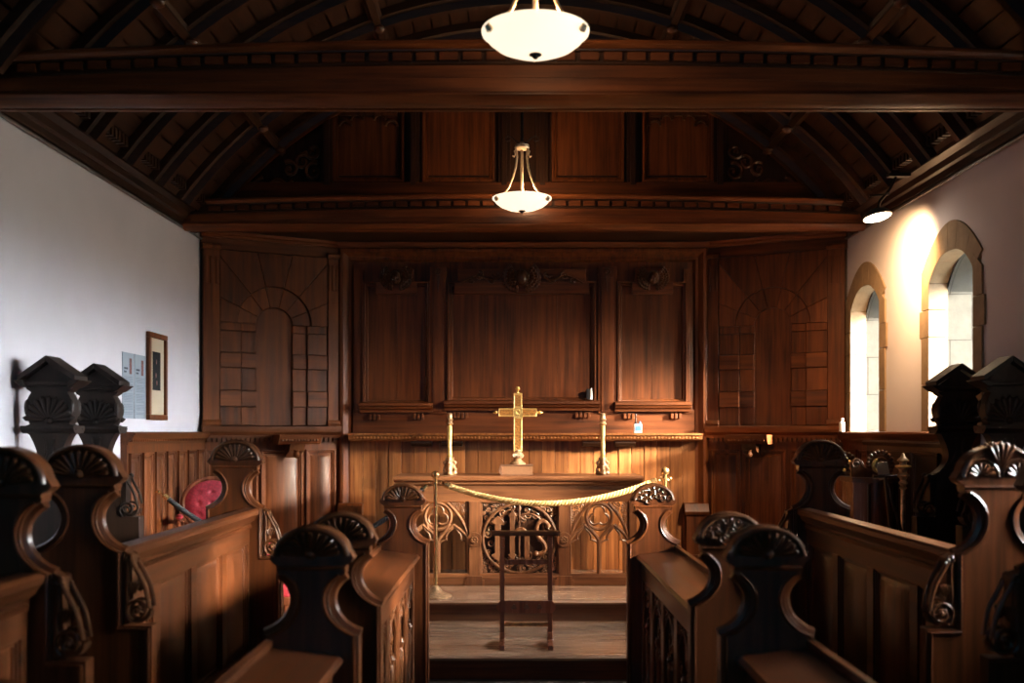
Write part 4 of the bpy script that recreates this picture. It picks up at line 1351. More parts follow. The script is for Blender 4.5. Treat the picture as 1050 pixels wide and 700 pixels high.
# --- candlesticks
def candlestick(px, label):
    sc = 9.32 / F
    r = thing('altar_candlestick', (CX + (px - 527) * sc, 9.32, ATZ), label, 'candlestick', 'candlesticks on the altar')
    z = lambda py: CZ + (442.5 - py) * sc - ATZ
    MB().lathe([(.024, z(471)), (.021, z(468)), (.026, z(466)), (.020, z(464)), (.021, z(450)), (.023, z(437)), (.016, z(436))], (0, 0, 0), 20).done('shaft', 'gilt', r)
    cu = MB().lathe([(.016, z(436)), (.036, z(434.5)), (.028, z(433)), (.024, z(432)), (.034, z(430)), (.026, z(429)), (.022, z(426)), (.026, z(424)), (.012, z(423)), (0, z(424))], (0, 0, 0), 20)
    cu.done('candle_socket', 'old_brass', r)
    ft = MB().lathe([(.030, 0), (.034, .02), (.022, .04), (.030, .07), (.038, .09), (.026, .12), (.030, z(472)), (.020, z(470))], (0, 0, 0), 18)
    rr = random.Random(px)
    for k in range(3):
        a = radians(30 + 120 * k)
        d = Vector((cos(a), sin(a), 0))
        ft.ball(d * .048 + Vector((0, 0, .018)), (.024, .024, .020), n=10, m=7)
        ft.tube([d * .05 + Vector((0, 0, .02)), d * .060 + Vector((0, 0, .05)), d * .040 + Vector((0, 0, .08)), d * .055 + Vector((0, 0, .11)), d * .03 + Vector((0, 0, .14)), d * .038 + Vector((0, 0, .16))], .013, 7, taper=lambda t: 1.2 - .5 * t)
        ft.ball(d * .055 + Vector((0, 0, .11)), .017, n=8, m=6)
        ft.ball(d * .042 + Vector((0, 0, .075)), .018, n=8, m=6)
    ft.done('foliate_foot', 'old_brass', r)


candlestick(461, 'brass candlestick on the altar, the one left of the cross')
candlestick(618, 'brass candlestick on the altar, the one right of the cross')

# --- things on the ledges
p = W(656, 443.6, 9.95)
bt = thing('pump_bottle', (p.x - .02, 9.95, .34 + rz_(444) + .002), 'small white and blue box-shaped bottle with dark spout on the reredos ledge', 'bottle')
MB().box(-.038, .038, -.03, .03, 0, .088).done('bottle_body', 'white_plastic', bt, smooth=0, bevel=.006)
MB().box(-.028, .030, -.0315, -.0295, .018, .068).done('blue_label', 'blue_plastic', bt, smooth=0)
MB().lathe([(.012, .085), (.014, .10), (.010, .105), (.006, .11), (.005, .175), (.009, .178), (.008, .186), (0, .188)], (-.018, 0, 0), 12).done('spout', 'black_plastic', bt)
MB().lathe([(.010, .085), (.010, .108), (.006, .112), (0, .113)], (.022, 0, 0), 12).done('cap', 'blue_plastic', bt)
p = W(604, 413.5, 10.0)
sw = thing('sensor_box', (p.x, 10.035, .34 + rz_(413) + .031), 'small black and white sensor standing on the middle panel sill', 'sensor')
MB().box(-.026, .012, -.02, .02, 0, .105).done('housing', 'black_plastic', sw, smooth=0, bevel=.006)
MB().plate([(.013, 0), (.036, 0), (.036, .07), (.026, .118), (.013, .10)], -.022, .016).done('white_face', 'white_plastic', sw, smooth=0, bevel=.004)
p = W(867, 443, 9.44)
wb_ = thing('white_bottle', (2.925, 9.405, 1.702), 'slim white bottle on the corner of the dado cap', 'bottle')
MB().lathe([(.026, 0), (.028, .01), (.028, .075), (.020, .088), (.010, .094), (.010, .104)], (0, 0, 0), 16).done('bottle_body', 'white_plastic', wb_)
MB().lathe([(.013, .102), (.013, .120), (.006, .124), (0, .125)], (0, 0, 0), 12).done('cap', 'white_plastic', wb_)

# --- rope stanchions and ropes
def stanchion(x, y, zt, label):
    r = thing('rope_stanchion', (x, y, .34), label, 'stanchion', 'brass stanchions by the altar')
    h = zt - .34
    MB().lathe([(.135, 0), (.138, .008), (.125, .018), (.10, .026), (.06, .045), (.035, .075), (.028, .085), (.016, .09)], (0, 0, 0), 28).done('base', 'old_brass', r)
    MB().lathe([(.0165, .085), (.0165, h - .11), (.024, h - .108), (.024, h - .088), (.014, h - .082), (.014, h - .055)], (0, 0, 0), 18).done('post', 'brass', r)
    MB().ball((0, 0, h - .034), .035, n=20, m=12).done('ball_finial', 'brass', r)
    rg = MB()
    for e in (-1, 1):
        rg.tube([(e * (.022 + .014 * (1 - cos(radians(q)))), 0, h - .098 + .014 * sin(radians(q))) for q in range(0, 360, 30)], .0045, 6, closed=True)
    rg.done('hook_ring', 'brass', r)
    return Vector((x, y, zt - .10))


S1 = W(446.5, 487, 8.45); S2 = W(682, 483, 8.45)
P1 = stanchion(S1.x, 8.45, S1.z + .035, 'brass stanchion holding the gold rope beside the fan-headed bench end')
P2 = stanchion(S2.x, 8.45, S2.z + .035, 'brass stanchion with shining ball behind the leaf-carved bench end')


def sag(p, q, pts_mid, n=40):
    return bez(tuple(p), pts_mid[0], pts_mid[1], tuple(q), n)


def rope(name, path, rad, mat, label, cat, pitch=.085, ends=True):
    P = [Vector(p) for p in path]
    r = thing(name, tuple(P[0]), label, cat)
    Ti = Matrix.Translation(-P[0])
    # resample
    L = [0]
    for a, b in zip(P, P[1:]): L.append(L[-1] + (b - a).length)
    tot = L[-1]; n = int(tot / .008); Q = []
    j = 0
    for i in range(n + 1):
        d = tot * i / n
        while j < len(L) - 2 and L[j + 1] < d: j += 1
        t = (d - L[j]) / max(1e-9, (L[j + 1] - L[j]))
        Q.append(P[j].lerp(P[j + 1], t))
    e0, e1 = int(.05 / .008), int(.05 / .008)
    mb = MB(Ti)
    for k in range(3):
        pts = []
        for i in range(e0, len(Q) - e1):
            t = (Q[min(i + 1, n)] - Q[max(i - 1, 0)]).normalized()
            a = t.cross(Vector((0, 0, 1))).normalized(); b = a.cross(t)
            g = 2 * pi * (i * .008 / pitch) + 2 * pi * k / 3
            pts.append(Q[i] + a * cos(g) * rad * .52 + b * sin(g) * rad * .52)
        mb.tube(pts, rad * .56, 7)
    mb.done('twisted_cord', mat, r)
    for (i0, i1) in ((0, e0 + 3), (len(Q) - 1, len(Q) - 1 - e1 - 3)):
        hk = MB(Ti)
        hk.tube([Q[i0], Q[i0].lerp(Q[i1], .3)], rad * .22, 6)
        hk.tube([Q[i0].lerp(Q[i1], .3), Q[i0].lerp(Q[i1], .38), Q[i0].lerp(Q[i1], .92), Q[i1]], rad * 1.08, 12, taper=lambda t: .55 if t < .2 else 1.0)
        hk.done('end_hook', 'brass', r)
    return r


def solve_rope(a, b, dip, n=50):
    """hanging curve between a and b: parabola with a dip below the chord"""
    out = []
    for i in range(n + 1):
        t = i / n
        p = a.lerp(b, t); p.z -= 4 * dip * t * (1 - t)
        out.append(p)
    return out


r1 = P1 + Vector((.05, 0, 0)); r2 = P2 + Vector((-.05, 0, 0))
rope('gold_rope', solve_rope(r1, r2, .185), .024, 'rope_gold', 'twisted gold rope hung across the front of the altar', 'rope')
hk = W(152, 506, 8.05); hk.x = -2.985
h = thing('rope_wall_hook', (-2.955, 8.10, 1.225), 'small brass rope hook fixed to the left dado', 'hook')
hb = MB(Matrix.Rotation(pi / 2, 4, 'Y')).lathe([(.030, -.004), (.030, .006), (.012, .012), (.010, .05), (.017, .055), (.012, .07), (0, .075)], (0, 0, 0), 16)
hb.done('wall_rose', 'brass', h)
rope('black_rope', solve_rope(Vector((-2.89, 8.13, 1.215)), P1 + Vector((-.05, 0, 0)), .50), .021, 'rope_black', 'black twisted rope from the left wall hook behind the stalls', 'rope', pitch=.07)

# --- folding reading stand on the lower step
LS = 7.32 / F
lx = lambda px: (px - 540) * LS
lz = lambda py: CZ + (442.5 - py) * 7.32 / F - .17
ls = thing('reading_stand', (CX + 13 * LS, 7.32, .17), 'slender folding wooden reading stand on the lower altar step', 'lectern')
MB().run([(-.025, lz(549)), (-.035, lz(547.5)), (-.035, lz(545)), (-.02, lz(544)), (.03, lz(544)), (.04, lz(545.5)), (.03, lz(549))], lx(504), lx(574)).done('book_rest', 'stallX', ls, smooth=30)
for px in (515, 564):
    x = lx(px)
    MB().box(x - .0175, x + .0175, -.02, .012, lz(655), lz(547)).done('post', 'red_wood', ls, smooth=0, bevel=.004)
    MB().box(x - .018, x + .018, -.03, .03, lz(561), lz(551)).done('hinge_block', 'red_wood', ls, smooth=0, bevel=.005)
    f = MB().plate([(-.16, 0), (.16, 0), (.16, .035), (.05, .055), (.03, .10), (-.03, .10), (-.05, .055), (-.16, .035)], x - .020, x + .020,
                   T=Matrix(((0, 1, 0, 0), (1, 0, 0, 0), (0, 0, 1, 0), (0, 0, 0, 1))))
    f.done('foot', 'red_wood', ls, smooth=0, bevel=.006)
MB().box(lx(515), lx(564), -.008, .006, lz(578.5), lz(573.5)).done('upper_crossbar', 'red_wood', ls, smooth=0, bevel=.002)
MB().tube([(lx(515), 0, lz(640)), (lx(564), 0, lz(640))], .014, 12).done('lower_crossbar', 'plank', ls)
za, zb = lz(627.5), lz(615)
def trefoil(c, z):
    o = []
    for k in (2, 0, 1):
        pass
    pts = []
    for k, a0 in enumerate((90, 210, 330)):
        cx_, cz_ = c + .011 * cos(radians(a0)), z + .011 * sin(radians(a0))
        pts += arc(cx_, cz_, .0105, .0105, a0 - 95, a0 + 95, 8)
    return pts
out = [(lx(513) - .02, (za + zb) / 2 - .02), (lx(513), za), (lx(566), za), (lx(566) + .02, (za + zb) / 2 - .02), (lx(566) + .03, (za + zb) / 2), (lx(566) + .02, (za + zb) / 2 + .02), (lx(566), zb), (lx(513), zb), (lx(513) - .02, (za + zb) / 2 + .02), (lx(513) - .03, (za + zb) / 2)]
MB().plate([out] + [trefoil(lx(q), (za + zb) / 2) for q in (527, 540, 553)], -.036, -.022).done('pierced_stretcher', 'red_wood', ls, smooth=0)

# --- upholstered chairs
def button_back(mb, w, h, zc, y, cols, rows):
    """deep-buttoned oval cushion facing -y"""
    n, m = 40, 30; vs = []; fs = []
    for j in range(m + 1):
        for i in range(n):
            a = 2 * pi * i / n; r = (j / m)
            x = w * r * cos(a); z = h * r * sin(a)
            d = .045 * (1 - r ** 4)
            u = x / (w / cols * 1.0); v = z / (h / rows)
            d -= .020 * (1 - r ** 3) * max(0, cos(pi * (u + v)) * cos(pi * (u - v))) ** 3
            vs.append((x, y - d, zc + z))
    for j in range(m):
        for i in range(n):
            a, b = j * n + i, j * n + (i + 1) % n
            fs.append((a, b, b + n, a + n))
    mb.add(vs, fs)


def armchair(x, y, z, rz, label, low=False):
    r = thing('upholstered_chair', (x, y, z), label, 'chair', 'red upholstered chairs by the stalls', rz)
    bw, bh, zc = .225, .20, .76
    bb = MB(); button_back(bb, bw, bh, zc, .24, 2.2, 2.2)
    if not low:
        bb.done('button_cushion', 'velvet', r, smooth=80)
        MB().tube([(bw * 1.02 * cos(radians(q)), .25, zc + bh * 1.02 * sin(radians(q))) for q in range(0, 360, 10)], .022, 10, closed=True).done('back_frame', 'red_wood', r)
        MB().plate([(bw * cos(radians(q)), zc + bh * sin(radians(q))) for q in range(0, 360, 10)], .25, .268).done('back_board', 'black_vel', r)
    st = MB().run([(-.27, .36), (-.285, .40), (-.27, .43), (-.15, .455), (.15, .455), (.24, .43), (.25, .36)], -.25, .25)
    st.done('seat_cushion', 'velvet', r, smooth=60, bevel=.015)
    MB().box(-.255, .255, -.275, .25, .30, .362).done('seat_rail', 'red_wood', r, smooth=0, bevel=.008)
    for e in (-1, 1):
        MB().lathe([(.012, 0), (.020, .012), (.013, .03), (.017, .08), (.026, .16), (.016, .19), (.028, .21), (.016, .24), (.026, .27), (.026, .31)], (e * .225, -.245, 0), 14).done('leg', 'red_wood', r)
        MB().tube([(e * .21, .28, 0), (e * .215, .24, .2), (e * .215, .235, .36), (e * .20, .25, .60 if not low else .40)], .018, 8).done('leg', 'red_wood', r)
        if not low:
            MB().tube(bez((e * .235, .235, .62), (e * .27, .05, .64), (e * .27, -.12, .66), (e * .26, -.20, .60)) + [(e * .25, -.18, .52), (e * .24, -.20, .36)], .018, 8).done('arm', 'red_wood', r)
            MB().ball((e * .258, -.02, .668), (.03, .12, .024), n=12, m=8).done('arm_pad', 'velvet', r)
    return r


armchair(-2.57, 8.42, .34, radians(18), 'red button-backed armchair with oval mahogany frame behind the middle stall')
armchair(-1.93, 7.50, .17, radians(86), 'red-seated chair glimpsed past the scroll end of the left middle stall')

# =================================================================== RIGHT HAND CORNER
# dark wooden screen standing against the dado
sd = thing('dark_screen', (2.845, 7.0, .17), 'dark panelled wooden screen standing below the two arched windows', 'screen')
B = Matrix(((0, 1, 0, 0), (1, 0, 0, 0), (0, 0, 1, 0), (0, 0, 0, 1)))
MB(B).box(0, 1.52, .0, .03, .03, 1.43).done('back_board', 'darkZ', sd, smooth=0)
MB(B).run([(-.02, 1.42), (-.03, 1.445), (-.02, 1.46), (.035, 1.46), (.035, 1.42)], -.03, 1.55).done('top_rail', 'darkY', sd)
for i in range(3):
    mb = MB(B); mb.mould(.06 + .47 * i, .52 + .47 * i, .20, 1.38, .03, .0, .02); mb.done('panel', 'darkZ', sd)
for y in (.02, 1.46):
    MB(Matrix.Translation((0, y, 0))).plate([(-.05, 0), (.04, 0), (.04, .04), (.03, .05), (-.01, .05), (-.05, .03)], 0, .04).done('foot', 'darkZ', sd, bevel=.004)

# prayer desk with scrolled crest
pd = thing('prayer_desk', (2.66, 7.72, .17), 'bow-fronted prayer desk with scroll and leaf wheel crest', 'prayer desk')
Y7 = 7.72
qx = lambda px: CX + (px - 527) * Y7 / F - 2.66
qz = lambda py: CZ + (442.5 - py) * Y7 / F - .17
x0, x1 = qx(873), qx(921); n = 14
lp = [(x0, .0)] + [(x0 + (x1 - x0) * i / n, -.16 * sin(pi * min(1, (i / n) * .9 + .1))) for i in range(n + 1)] + [(x1, .22), (x0, .22)]
def slab(lp, z0, z1, grow=1.0):
    mb = MB(); c = ((x0 + x1) / 2, 0.05); q = [(c[0] + (a - c[0]) * grow, c[1] + (b - c[1]) * grow) for a, b in lp]; k = len(q)
    return mb.add([(a, b, z0) for a, b in q] + [(a, b, z1) for a, b in q], [(i, (i + 1) % k, k + (i + 1) % k, k + i) for i in range(k)] + [tuple(range(k))[::-1], tuple(range(k, 2 * k))])
slab(lp[1:], 0, qz(494)).done('desk_body', 'red_wood', pd, smooth=35)
slab(lp[1:], qz(494), qz(489), 1.08).done('desk_top', 'stallX', pd, smooth=35, bevel=.004)
MB().box(x0 + .075, x0 + .095, -.15, -.05, .02, qz(495)).done('edge_bead', 'stallZ', pd, smooth=0, bevel=.005)
cr_ = MB()
cr_.plate([(x0 + .0, qz(489)), (x1 - .05, qz(489)), (x1 - .10, qz(478))] + arc(qx(903), qz(476), .085, .085, 0, 160, 14) + [(qx(893), qz(477)), (qx(888), qz(479)), (qx(884), qz(472)), (qx(877), qz(470)), (qx(872), qz(475)), (qx(873), qz(482))], .0, .03)
cr_.tube(spiral(qx(878), qz(475.5), .038, .010, 60, 1.3, -.002, 24), .007, 6)
cr_.tube(bez((qx(882), -.002, qz(473)), (qx(886), -.002, qz(484)), (qx(892), -.002, qz(478)), (qx(899), -.002, qz(486))), .006, 6)
for i in range(14):
    a = radians(-30 + 240 * i / 13)
    cr_.ball((qx(903) + .095 * cos(a), .012, qz(476) + .095 * sin(a)), (.018, .018, .018), n=8, m=6)
cr_.tube(arc(qx(903), qz(476), .05, .05, 0, 360, 20, y=-.012), .009, 6)
cr_.ball((qx(903), -.01, qz(476)), .026, n=12, m=8)
cr_.done('crest', 'carve', pd, bevel=.003)
MB().tube(arc(qx(897.5), qz(477), .030, .040, 90, 270, 12, y=-.045), .014, 8, T=None).done('brass_crescent', 'gilt', pd)

# leaf-wheel headed stand left of it
ws = thing('wheel_headed_stand', (W(866, 475, 8.15).x, 8.15, .17), 'dark stand headed by a leaf wheel with gilt flecks', 'stand')
zc = W(866, 476, 8.15).z - .17
wm = MB()
for i in range(16):
    a = 2 * pi * i / 16
    wm.ball((.085 * cos(a), 0, zc + .085 * sin(a)), (.022, .022, .022), n=8, m=6)
wm.tube([(.070 * cos(radians(q)), 0, zc + .070 * sin(radians(q))) for q in range(0, 360, 15)], .016, 8, closed=True)
fan(wm, 0, zc, .01, .065, 0, 360, 9, 0, h=.018)
wm.done('leaf_wheel', 'darkZ', ws)
gm = MB()
for (dx, dz, r) in ((.03, .02, .016), (.045, -.03, .014), (-.01, -.045, .015), (.01, .05, .010), (.055, .0, .010)):
    gm.ball((dx, -.022, zc + dz), (r, .01, r), n=10, m=6)
gm.done('gilt_flecks', 'gilt', ws)
MB().lathe([(.13, 0), (.13, .02), (.05, .05), (.028, .08), (.024, .6), (.035, .63), (.022, .66), (.022, zc - .08)], (0, 0, 0), 18).done('stem', 'darkZ', ws)

# turned brass lectern post
bl = thing('brass_candle_stand', (W(926, 480, 7.3).x, 7.30, .17), 'turned brass candle stand in the dark corner by the canopied stalls', 'candle stand')
z = lambda py: CZ + (442.5 - py) * 7.30 / F - .17
pr = [(.15, 0), (.15, .015), (.06, .04), (.02, .08), (.016, z(502)), (.028, z(500)), (.018, z(498)), (.034, z(495)), (.02, z(492)), (.03, z(489)), (.044, z(487)), (.025, z(484)), (.03, z(481)), (.05, z(479)), (.028, z(477)), (.024, z(474)), (.042, z(472)), (.03, z(470)), (.016, z(468)), (.010, z(465)), (0, z(464))]
MB().lathe(pr, (0, 0, 0), 20).done('stem', 'old_brass', bl)
gm = MB().lathe([(.03, z(479.5)), (.052, z(479)), (.056, z(478)), (.050, z(477)), (.03, z(476.5))], (0, 0, 0), 20)
gm.done('leaf_collar', 'gilt', bl)
cd = thing('service_card', (W(941, 482, 6.88).x, 6.88, .17), 'pale propped service card on a thin dark easel', 'card')
zc_ = lambda py: CZ + (442.5 - py) * 6.88 / F - .17
MB(Matrix.Rotation(radians(-12), 4, 'Y')).box(-.0, .075, -.004, .004, zc_(488), zc_(471)).done('card', 'mount', cd, smooth=0, loc=None)
ez = MB(); zt = zc_(488)
for (dx, dy) in ((-.12, -.08), (.12, -.08), (0, .14)):
    ez.tube([(dx, dy, 0), (-.22, 0, zt)], .010, 6)
ez.tube([(-.30, -.0, zt), (-.14, -.0, zt)], .012, 6)
ez.done('easel', 'darkZ', cd)

# =================================================================== LEFT WALL PICTURES
pf = thing('framed_picture', (-3.0, 8.09, 1.795), 'tall narrow oak-framed picture with dark centre on the white wall', 'picture')
TW = Matrix(((0, -1, 0, 0), (1, 0, 0, 0), (0, 0, 1, 0), (0, 0, 0, 1)))   # local x -> +Y ; local -y -> +X (into the room)
Wp, Hp = .42, .70
fr = MB(TW)
for (a, b, c_, d) in ((0, Wp, 0, .042), (0, Wp, Hp - .042, Hp), (0, .042, .042, Hp - .042), (Wp - .042, Wp, .042, Hp - .042)):
    fr.box(a, b, -.035, -.002, c_, d)
fr.done('frame', 'oakZ', pf, smooth=0, bevel=.005)
MB(TW).box(.04, Wp - .04, -.014, -.003, .04, Hp - .04).done('mount', 'mount', pf, smooth=0)
ip = MB(TW); ip.box(.115, Wp - .125, -.016, -.013, .26 - .02, .55); ip.done('dark_image', 'dark_print', pf, smooth=0)
dr = MB(TW)
for (a, b) in ((.20, .47), (.19, .36), (.21, .30)): dr.ball((a, -.016, b), (.012, .002, .022), n=8, m=5)
dr.done('pale_figure', 'poster_photo', pf)
for k, (y0, lab) in enumerate(((7.60, 'grey printed notice on the white wall, the one farther from the picture frame'), (7.845, 'grey printed notice on the white wall, touching the picture frame'))):
    po = thing('wall_notice', (-3.0, y0, 1.80), lab, 'notice', 'printed notices by the picture')
    w, h = .232, .495
    MB(TW).box(0, w, -.004, -.001, 0, h).done('sheet', 'poster', po, smooth=0)
    MB(TW).box(w * .60, w * .80, -.0055, -.0035, h * .68, h * .92).done('printed_picture', 'poster_photo', po, smooth=0)
    t = MB(TW); t.box(w * .14, w * .46, -.0052, -.0035, h * .745, h * .775); t.box(w * .14, w * .34, -.0052, -.0035, h * .695, h * .722)
    t.done('heading', 'ink', po, smooth=0)
    t = MB(TW); q = random.Random(k)
    for j in range(25):
        if j in (4, 10, 17, 22): continue
        zz_ = h * (.63 - j * .0235)
        xx = w * .12
        while xx < w * .84:
            ww_ = q.uniform(.008, .026)
            t.box(xx, min(xx + ww_, w * .88), -.005, -.0035, zz_, zz_ + h * .009); xx += ww_ + .005
    t.done('small_print', 'ink_pale', po, smooth=0)

# =================================================================== LAMPS
def pendant(x, y, zr, label):
    r = thing('pendant_lamp', (x, y, zr), label, 'pendant lamp', 'alabaster pendant lamps')
    bp_ = [(.0, -.142), (.06, -.140), (.12, -.125), (.18, -.092), (.215, -.055), (.228, -.03), (.243, -.018), (.245, -.004), (.236, 0), (.222, -.010),
           (.205, -.045), (.17, -.085), (.115, -.116), (.05, -.130), (0, -.132)]
    b = MB().lathe([(r_, z_ * .76) for r_, z_ in bp_], (0, 0, 0), 48)
    bo_ = b.done('bowl', 'bowl', r, smooth=60)
    MB().lathe([(0, -.130), (.010, -.127), (.016, -.118), (.030, -.111), (.028, -.105), (.0, -.103)], (0, 0, 0), 16).done('finial', 'iron', r)
    ap = VZ + sqrt(VR ** 2 - x * x) - zr - .0
    MB().lathe([(.010, .40), (.012, .6), (.010, ap - .06), (.05, ap - .05), (.07, ap - .015), (.07, ap)], (0, 0, 0), 14).done('stem', 'iron', r)
    MB().lathe([(.012, -.0), (.013, .10), (.011, .42)], (0, 0, 0), 12).done('centre_rod', 'rod', r)
    cw = MB().lathe([(.02, .395), (.055, .400), (.062, .412), (.055, .424), (.058, .432), (.020, .44), (.016, .46)], (0, 0, 0), 24)
    cwn = cw.done('crown', 'rod', r)
    sc = MB()
    for k in range(3):
        a = radians((0, 180, 90)[k])
        d = Vector((cos(a), sin(a), 0))
        L = lambda u, v: d * u + Vector((0, 0, v))
        # scrolls above the crown
        sc.tube([L(.02, .45), L(.05, .47), L(.085, .50), L(.115, .51), L(.135, .495), L(.132, .472), L(.112, .466), L(.10, .478)], .006, 6)
    sc.done('scroll', 'iron', cwn)
    for k in range(3):
        a = radians(60 + 120 * k - 90 + (0))
        d = Vector((cos(a), sin(a), 0))
        L = lambda u, v: d * u + Vector((0, 0, v))
        ar = MB()
        ar.tube([L(.050, .402), L(.052, .385), L(.046, .33), L(.060, .24), L(.085, .16), L(.125, .07), L(.17, .015), L(.205, -.012), L(.225, -.02)], .0085, 8)
        ar.tube([L(.052, .395), L(.072, .375), L(.062, .35), L(.075, .325), L(.088, .335)], .006, 6)
        ar.ball(L(.238, -.035), (.018, .018, .016), n=10, m=6)
        ar.tube([L(.215, -.012), L(.24, -.015), L(.255, -.03), L(.245, -.05), L(.235, -.045)], .007, 6)
        ar.done('arm', 'rod', r)
    li = bpy.data.lights.new('pendant_bulb', 'POINT'); li.energy = LAMP_W; li.color = (1.0, .62, .32); li.shadow_soft_size = .05
    lo_ = bpy.data.objects.new('pendant_bulb', li); COL.objects.link(lo_); lo_.parent = r; lo_.location = (.06, 0, .06)
    return r


LAMP_W = 8
pn_ = W(549, 24, 4.65); pf_ = W(535.2, 200, 8.45)
pendant(pn_.x, 4.65, 3.52, 'glowing alabaster bowl pendant in front of the near tie beam')
pendant(pf_.x, 8.45, 3.63, 'glowing alabaster bowl pendant hanging above the altar')

# spotlight on the right cornice
sp = thing('wall_spotlight', (2.62, 7.64, 3.30), 'small lit spotlight clamped under the cornice beside the arched windows', 'spotlight')
TS = Matrix.Rotation(radians(-8), 4, 'Y') @ Matrix.Rotation(radians(-10), 4, 'X')
MB(TS).lathe([(.0, .06), (.05, .058), (.085, .04), (.105, .012), (.108, 0), (.098, -.004), (.095, .006), (.0, .02)], (0, 0, 0), 28).done('housing', 'steel', sp)
MB(TS).lathe([(0, -.016), (.05, -.014), (.09, -.002), (.092, .008), (0, .012)], (0, 0, 0), 28).done('lit_lens', 'lens', sp)
yk = MB(); yk.tube([(0, .0, .05), (.02, 0, .12), (.09, 0, .20), (.14, 0, .30)], .011, 8); yk.box(.08, .24, -.03, .03, .30, .325)
yk.tube([(-.06, 0, .16), (.09, 0, .17)], .008, 6)
yk.done('bracket', 'iron', sp)
sl_ = bpy.data.lights.new('spotlight_beam', 'SPOT'); sl_.energy = 150; sl_.color = (1.0, .60, .28); sl_.spot_size = radians(120); sl_.spot_blend = 1.0; sl_.shadow_soft_size = .05
so = bpy.data.objects.new('spotlight_beam', sl_); COL.objects.link(so); so.parent = sp; so.location = (-.05, -.03, -.05)
so.rotation_euler = Vector((.80, .58, -.62)).to_track_quat('-Z', 'Y').to_euler()

s2_ = bpy.data.lights.new('spotlight_altar_beam', 'SPOT'); s2_.energy = 620; s2_.color = (1.0, .72, .46); s2_.spot_size = radians(62); s2_.spot_blend = 1.0; s2_.shadow_soft_size = .06  # added second beam that brightens the altar; its source is unseen
so2 = bpy.data.objects.new('spotlight_altar_beam', s2_); COL.objects.link(so2); so2.parent = sp; so2.location = (-.07, .05, -.06)
so2.rotation_euler = (Vector((.40, 9.6, 1.15)) - Vector((2.55, 7.7, 3.24))).to_track_quat('-Z', 'Y').to_euler()

# =================================================================== DAYLIGHT
wd = bpy.data.worlds.new('overcast_daylight'); scene.world = wd; wd.use_nodes = True
nt = wd.node_tree; N, L = nt.nodes, nt.links
for n_ in list(N): N.remove(n_)
o = N.new('ShaderNodeOutputWorld'); bg = N.new('ShaderNodeBackground')
geo = N.new('ShaderNodeTexCoord'); sep = N.new('ShaderNodeSeparateXYZ'); L.new(geo.outputs['Generated'], sep.inputs[0])
cr1 = N.new('ShaderNodeValToRGB')   # horizon to zenith
mr = N.new('ShaderNodeMapRange'); mr.inputs['From Min'].default_value = -1; mr.inputs['From Max'].default_value = 1
L.new(sep.outputs['Z'], mr.inputs['Value']); L.new(mr.outputs[0], cr1.inputs[0])
e = cr1.color_ramp.elements
e[0].position = 0.48; e[0].color = (.10, .10, .085, 1)
e[1].position = 0.53; e[1].color = (.92, .96, 1.0, 1)
x_ = e.new(.75); x_.color = (1.0, .95, .90, 1)
mx = N.new('ShaderNodeMapRange'); mx.inputs['From Min'].default_value = .12; mx.inputs['From Max'].default_value = .55
mx.inputs['To Min'].default_value = .0; mx.inputs['To Max'].default_value = 1.0
L.new(sep.outputs['X'], mx.inputs['Value'])
tint = N.new('ShaderNodeMix'); tint.data_type = 'RGBA'
yy = N.new('ShaderNodeMapRange'); yy.inputs['From Min'].default_value = -.86; yy.inputs['From Max'].default_value = -.62
L.new(sep.outputs['Y'], yy.inputs['Value'])
bf = N.new('ShaderNodeMath'); bf.operation = 'MULTIPLY'; L.new(mx.outputs[0], bf.inputs[0]); L.new(yy.outputs[0], bf.inputs[1])
L.new(bf.outputs[0], tint.inputs['Factor'])
tint.inputs[6].default_value = (.0006, .0014, .0018, 1)
L.new(cr1.outputs[0], tint.inputs[7])
my = N.new('ShaderNodeMapRange'); my.inputs['From Min'].default_value = -.25; my.inputs['From Max'].default_value = -.75
L.new(sep.outputs['Y'], my.inputs['Value'])
inv = N.new('ShaderNodeMath'); inv.operation = 'SUBTRACT'; inv.inputs[0].default_value = 1.0; L.new(bf.outputs[0], inv.inputs[1])
wm_ = N.new('ShaderNodeMath'); wm_.operation = 'MULTIPLY'; L.new(my.outputs[0], wm_.inputs[0]); L.new(inv.outputs[0], wm_.inputs[1])
west_fill = N.new('ShaderNodeMix'); west_fill.data_type = 'RGBA'; L.new(wm_.outputs[0], west_fill.inputs['Factor'])
L.new(tint.outputs[2], west_fill.inputs[6]); west_fill.inputs[7].default_value = (.0006, .0022, .0034, 1)  # dim teal western sky, added as fill through the west window
L.new(west_fill.outputs[2], bg.inputs[0]); bg.inputs[1].default_value = SKY = 165.0
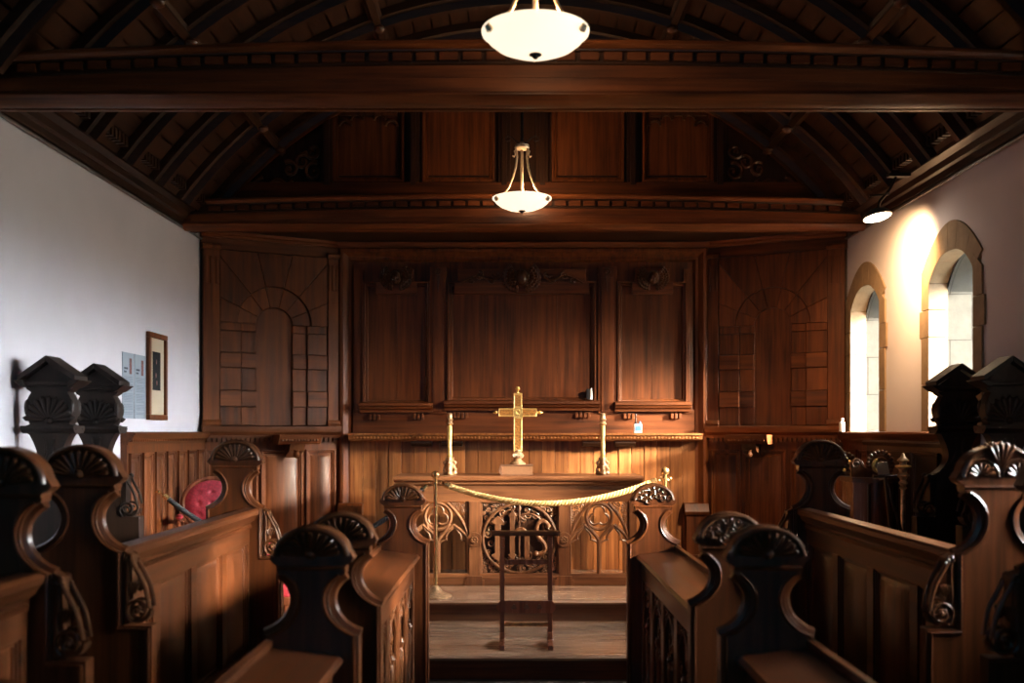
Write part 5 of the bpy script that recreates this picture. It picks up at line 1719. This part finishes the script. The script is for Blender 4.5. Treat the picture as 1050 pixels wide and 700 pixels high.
L.new(bg.outputs[0], o.inputs[0])
for wy in WINY:
    a = bpy.data.lights.new('window_portal', 'AREA'); a.shape = 'RECTANGLE'; a.size = .54; a.size_y = 1.12
    a.cycles.is_portal = True
    ob = bpy.data.objects.new('window_portal', a); COL.objects.link(ob); ob.location = (3.735, wy, 2.36)
    ob.rotation_euler = Vector((-1, 0, 0)).to_track_quat('-Z', 'Z').to_euler()
a = bpy.data.lights.new('window_portal', 'AREA'); a.shape = 'RECTANGLE'; a.size = 4.4; a.size_y = 3.3; a.cycles.is_portal = True  # portal of the added west window
ob = bpy.data.objects.new('window_portal', a); COL.objects.link(ob); ob.location = (0, -3.45, 2.6)
ob.rotation_euler = Vector((0, 1, 0)).to_track_quat('-Z', 'Z').to_euler()
su = bpy.data.lights.new('hazy_low_sun', 'SUN'); su.energy = 70; su.angle = radians(11); su.color = (1.0, .83, .62)
suo = bpy.data.objects.new('hazy_low_sun', su); COL.objects.link(suo); suo.location = (12, 0, 8)
suo.rotation_euler = Vector((-.85, .41, -.27)).to_track_quat('-Z', 'Y').to_euler()

# =================================================================== CAMERA
cam = bpy.data.cameras.new('camera'); co = bpy.data.objects.new('camera', cam); COL.objects.link(co)
co.location = (CX, 0, CZ); co.rotation_euler = (radians(90), 0, 0)
cam.sensor_width = 36; cam.lens = 36.0
cam.shift_x = (525 - 527) / 1050.0
cam.shift_y = (442.5 - 350) / 1050.0
cam.clip_start = .05
cam.dof.use_dof = True; cam.dof.focus_distance = 9.0; cam.dof.aperture_fstop = 1.9
scene.camera = co
scene.view_settings.view_transform = 'Standard'; scene.view_settings.look = 'None'
scene.view_settings.exposure = 0.62; scene.view_settings.gamma = 1.0
scene.view_settings.use_curve_mapping = False
scene.cycles.max_bounces = 8; scene.cycles.diffuse_bounces = 5; scene.cycles.glossy_bounces = 4
scene.cycles.transparent_max_bounces = 8
scene.cycles.sample_clamp_indirect = 6.0
scene.cycles.caustics_reflective = False; scene.cycles.caustics_refractive = False
scene.cycles.use_denoising = True
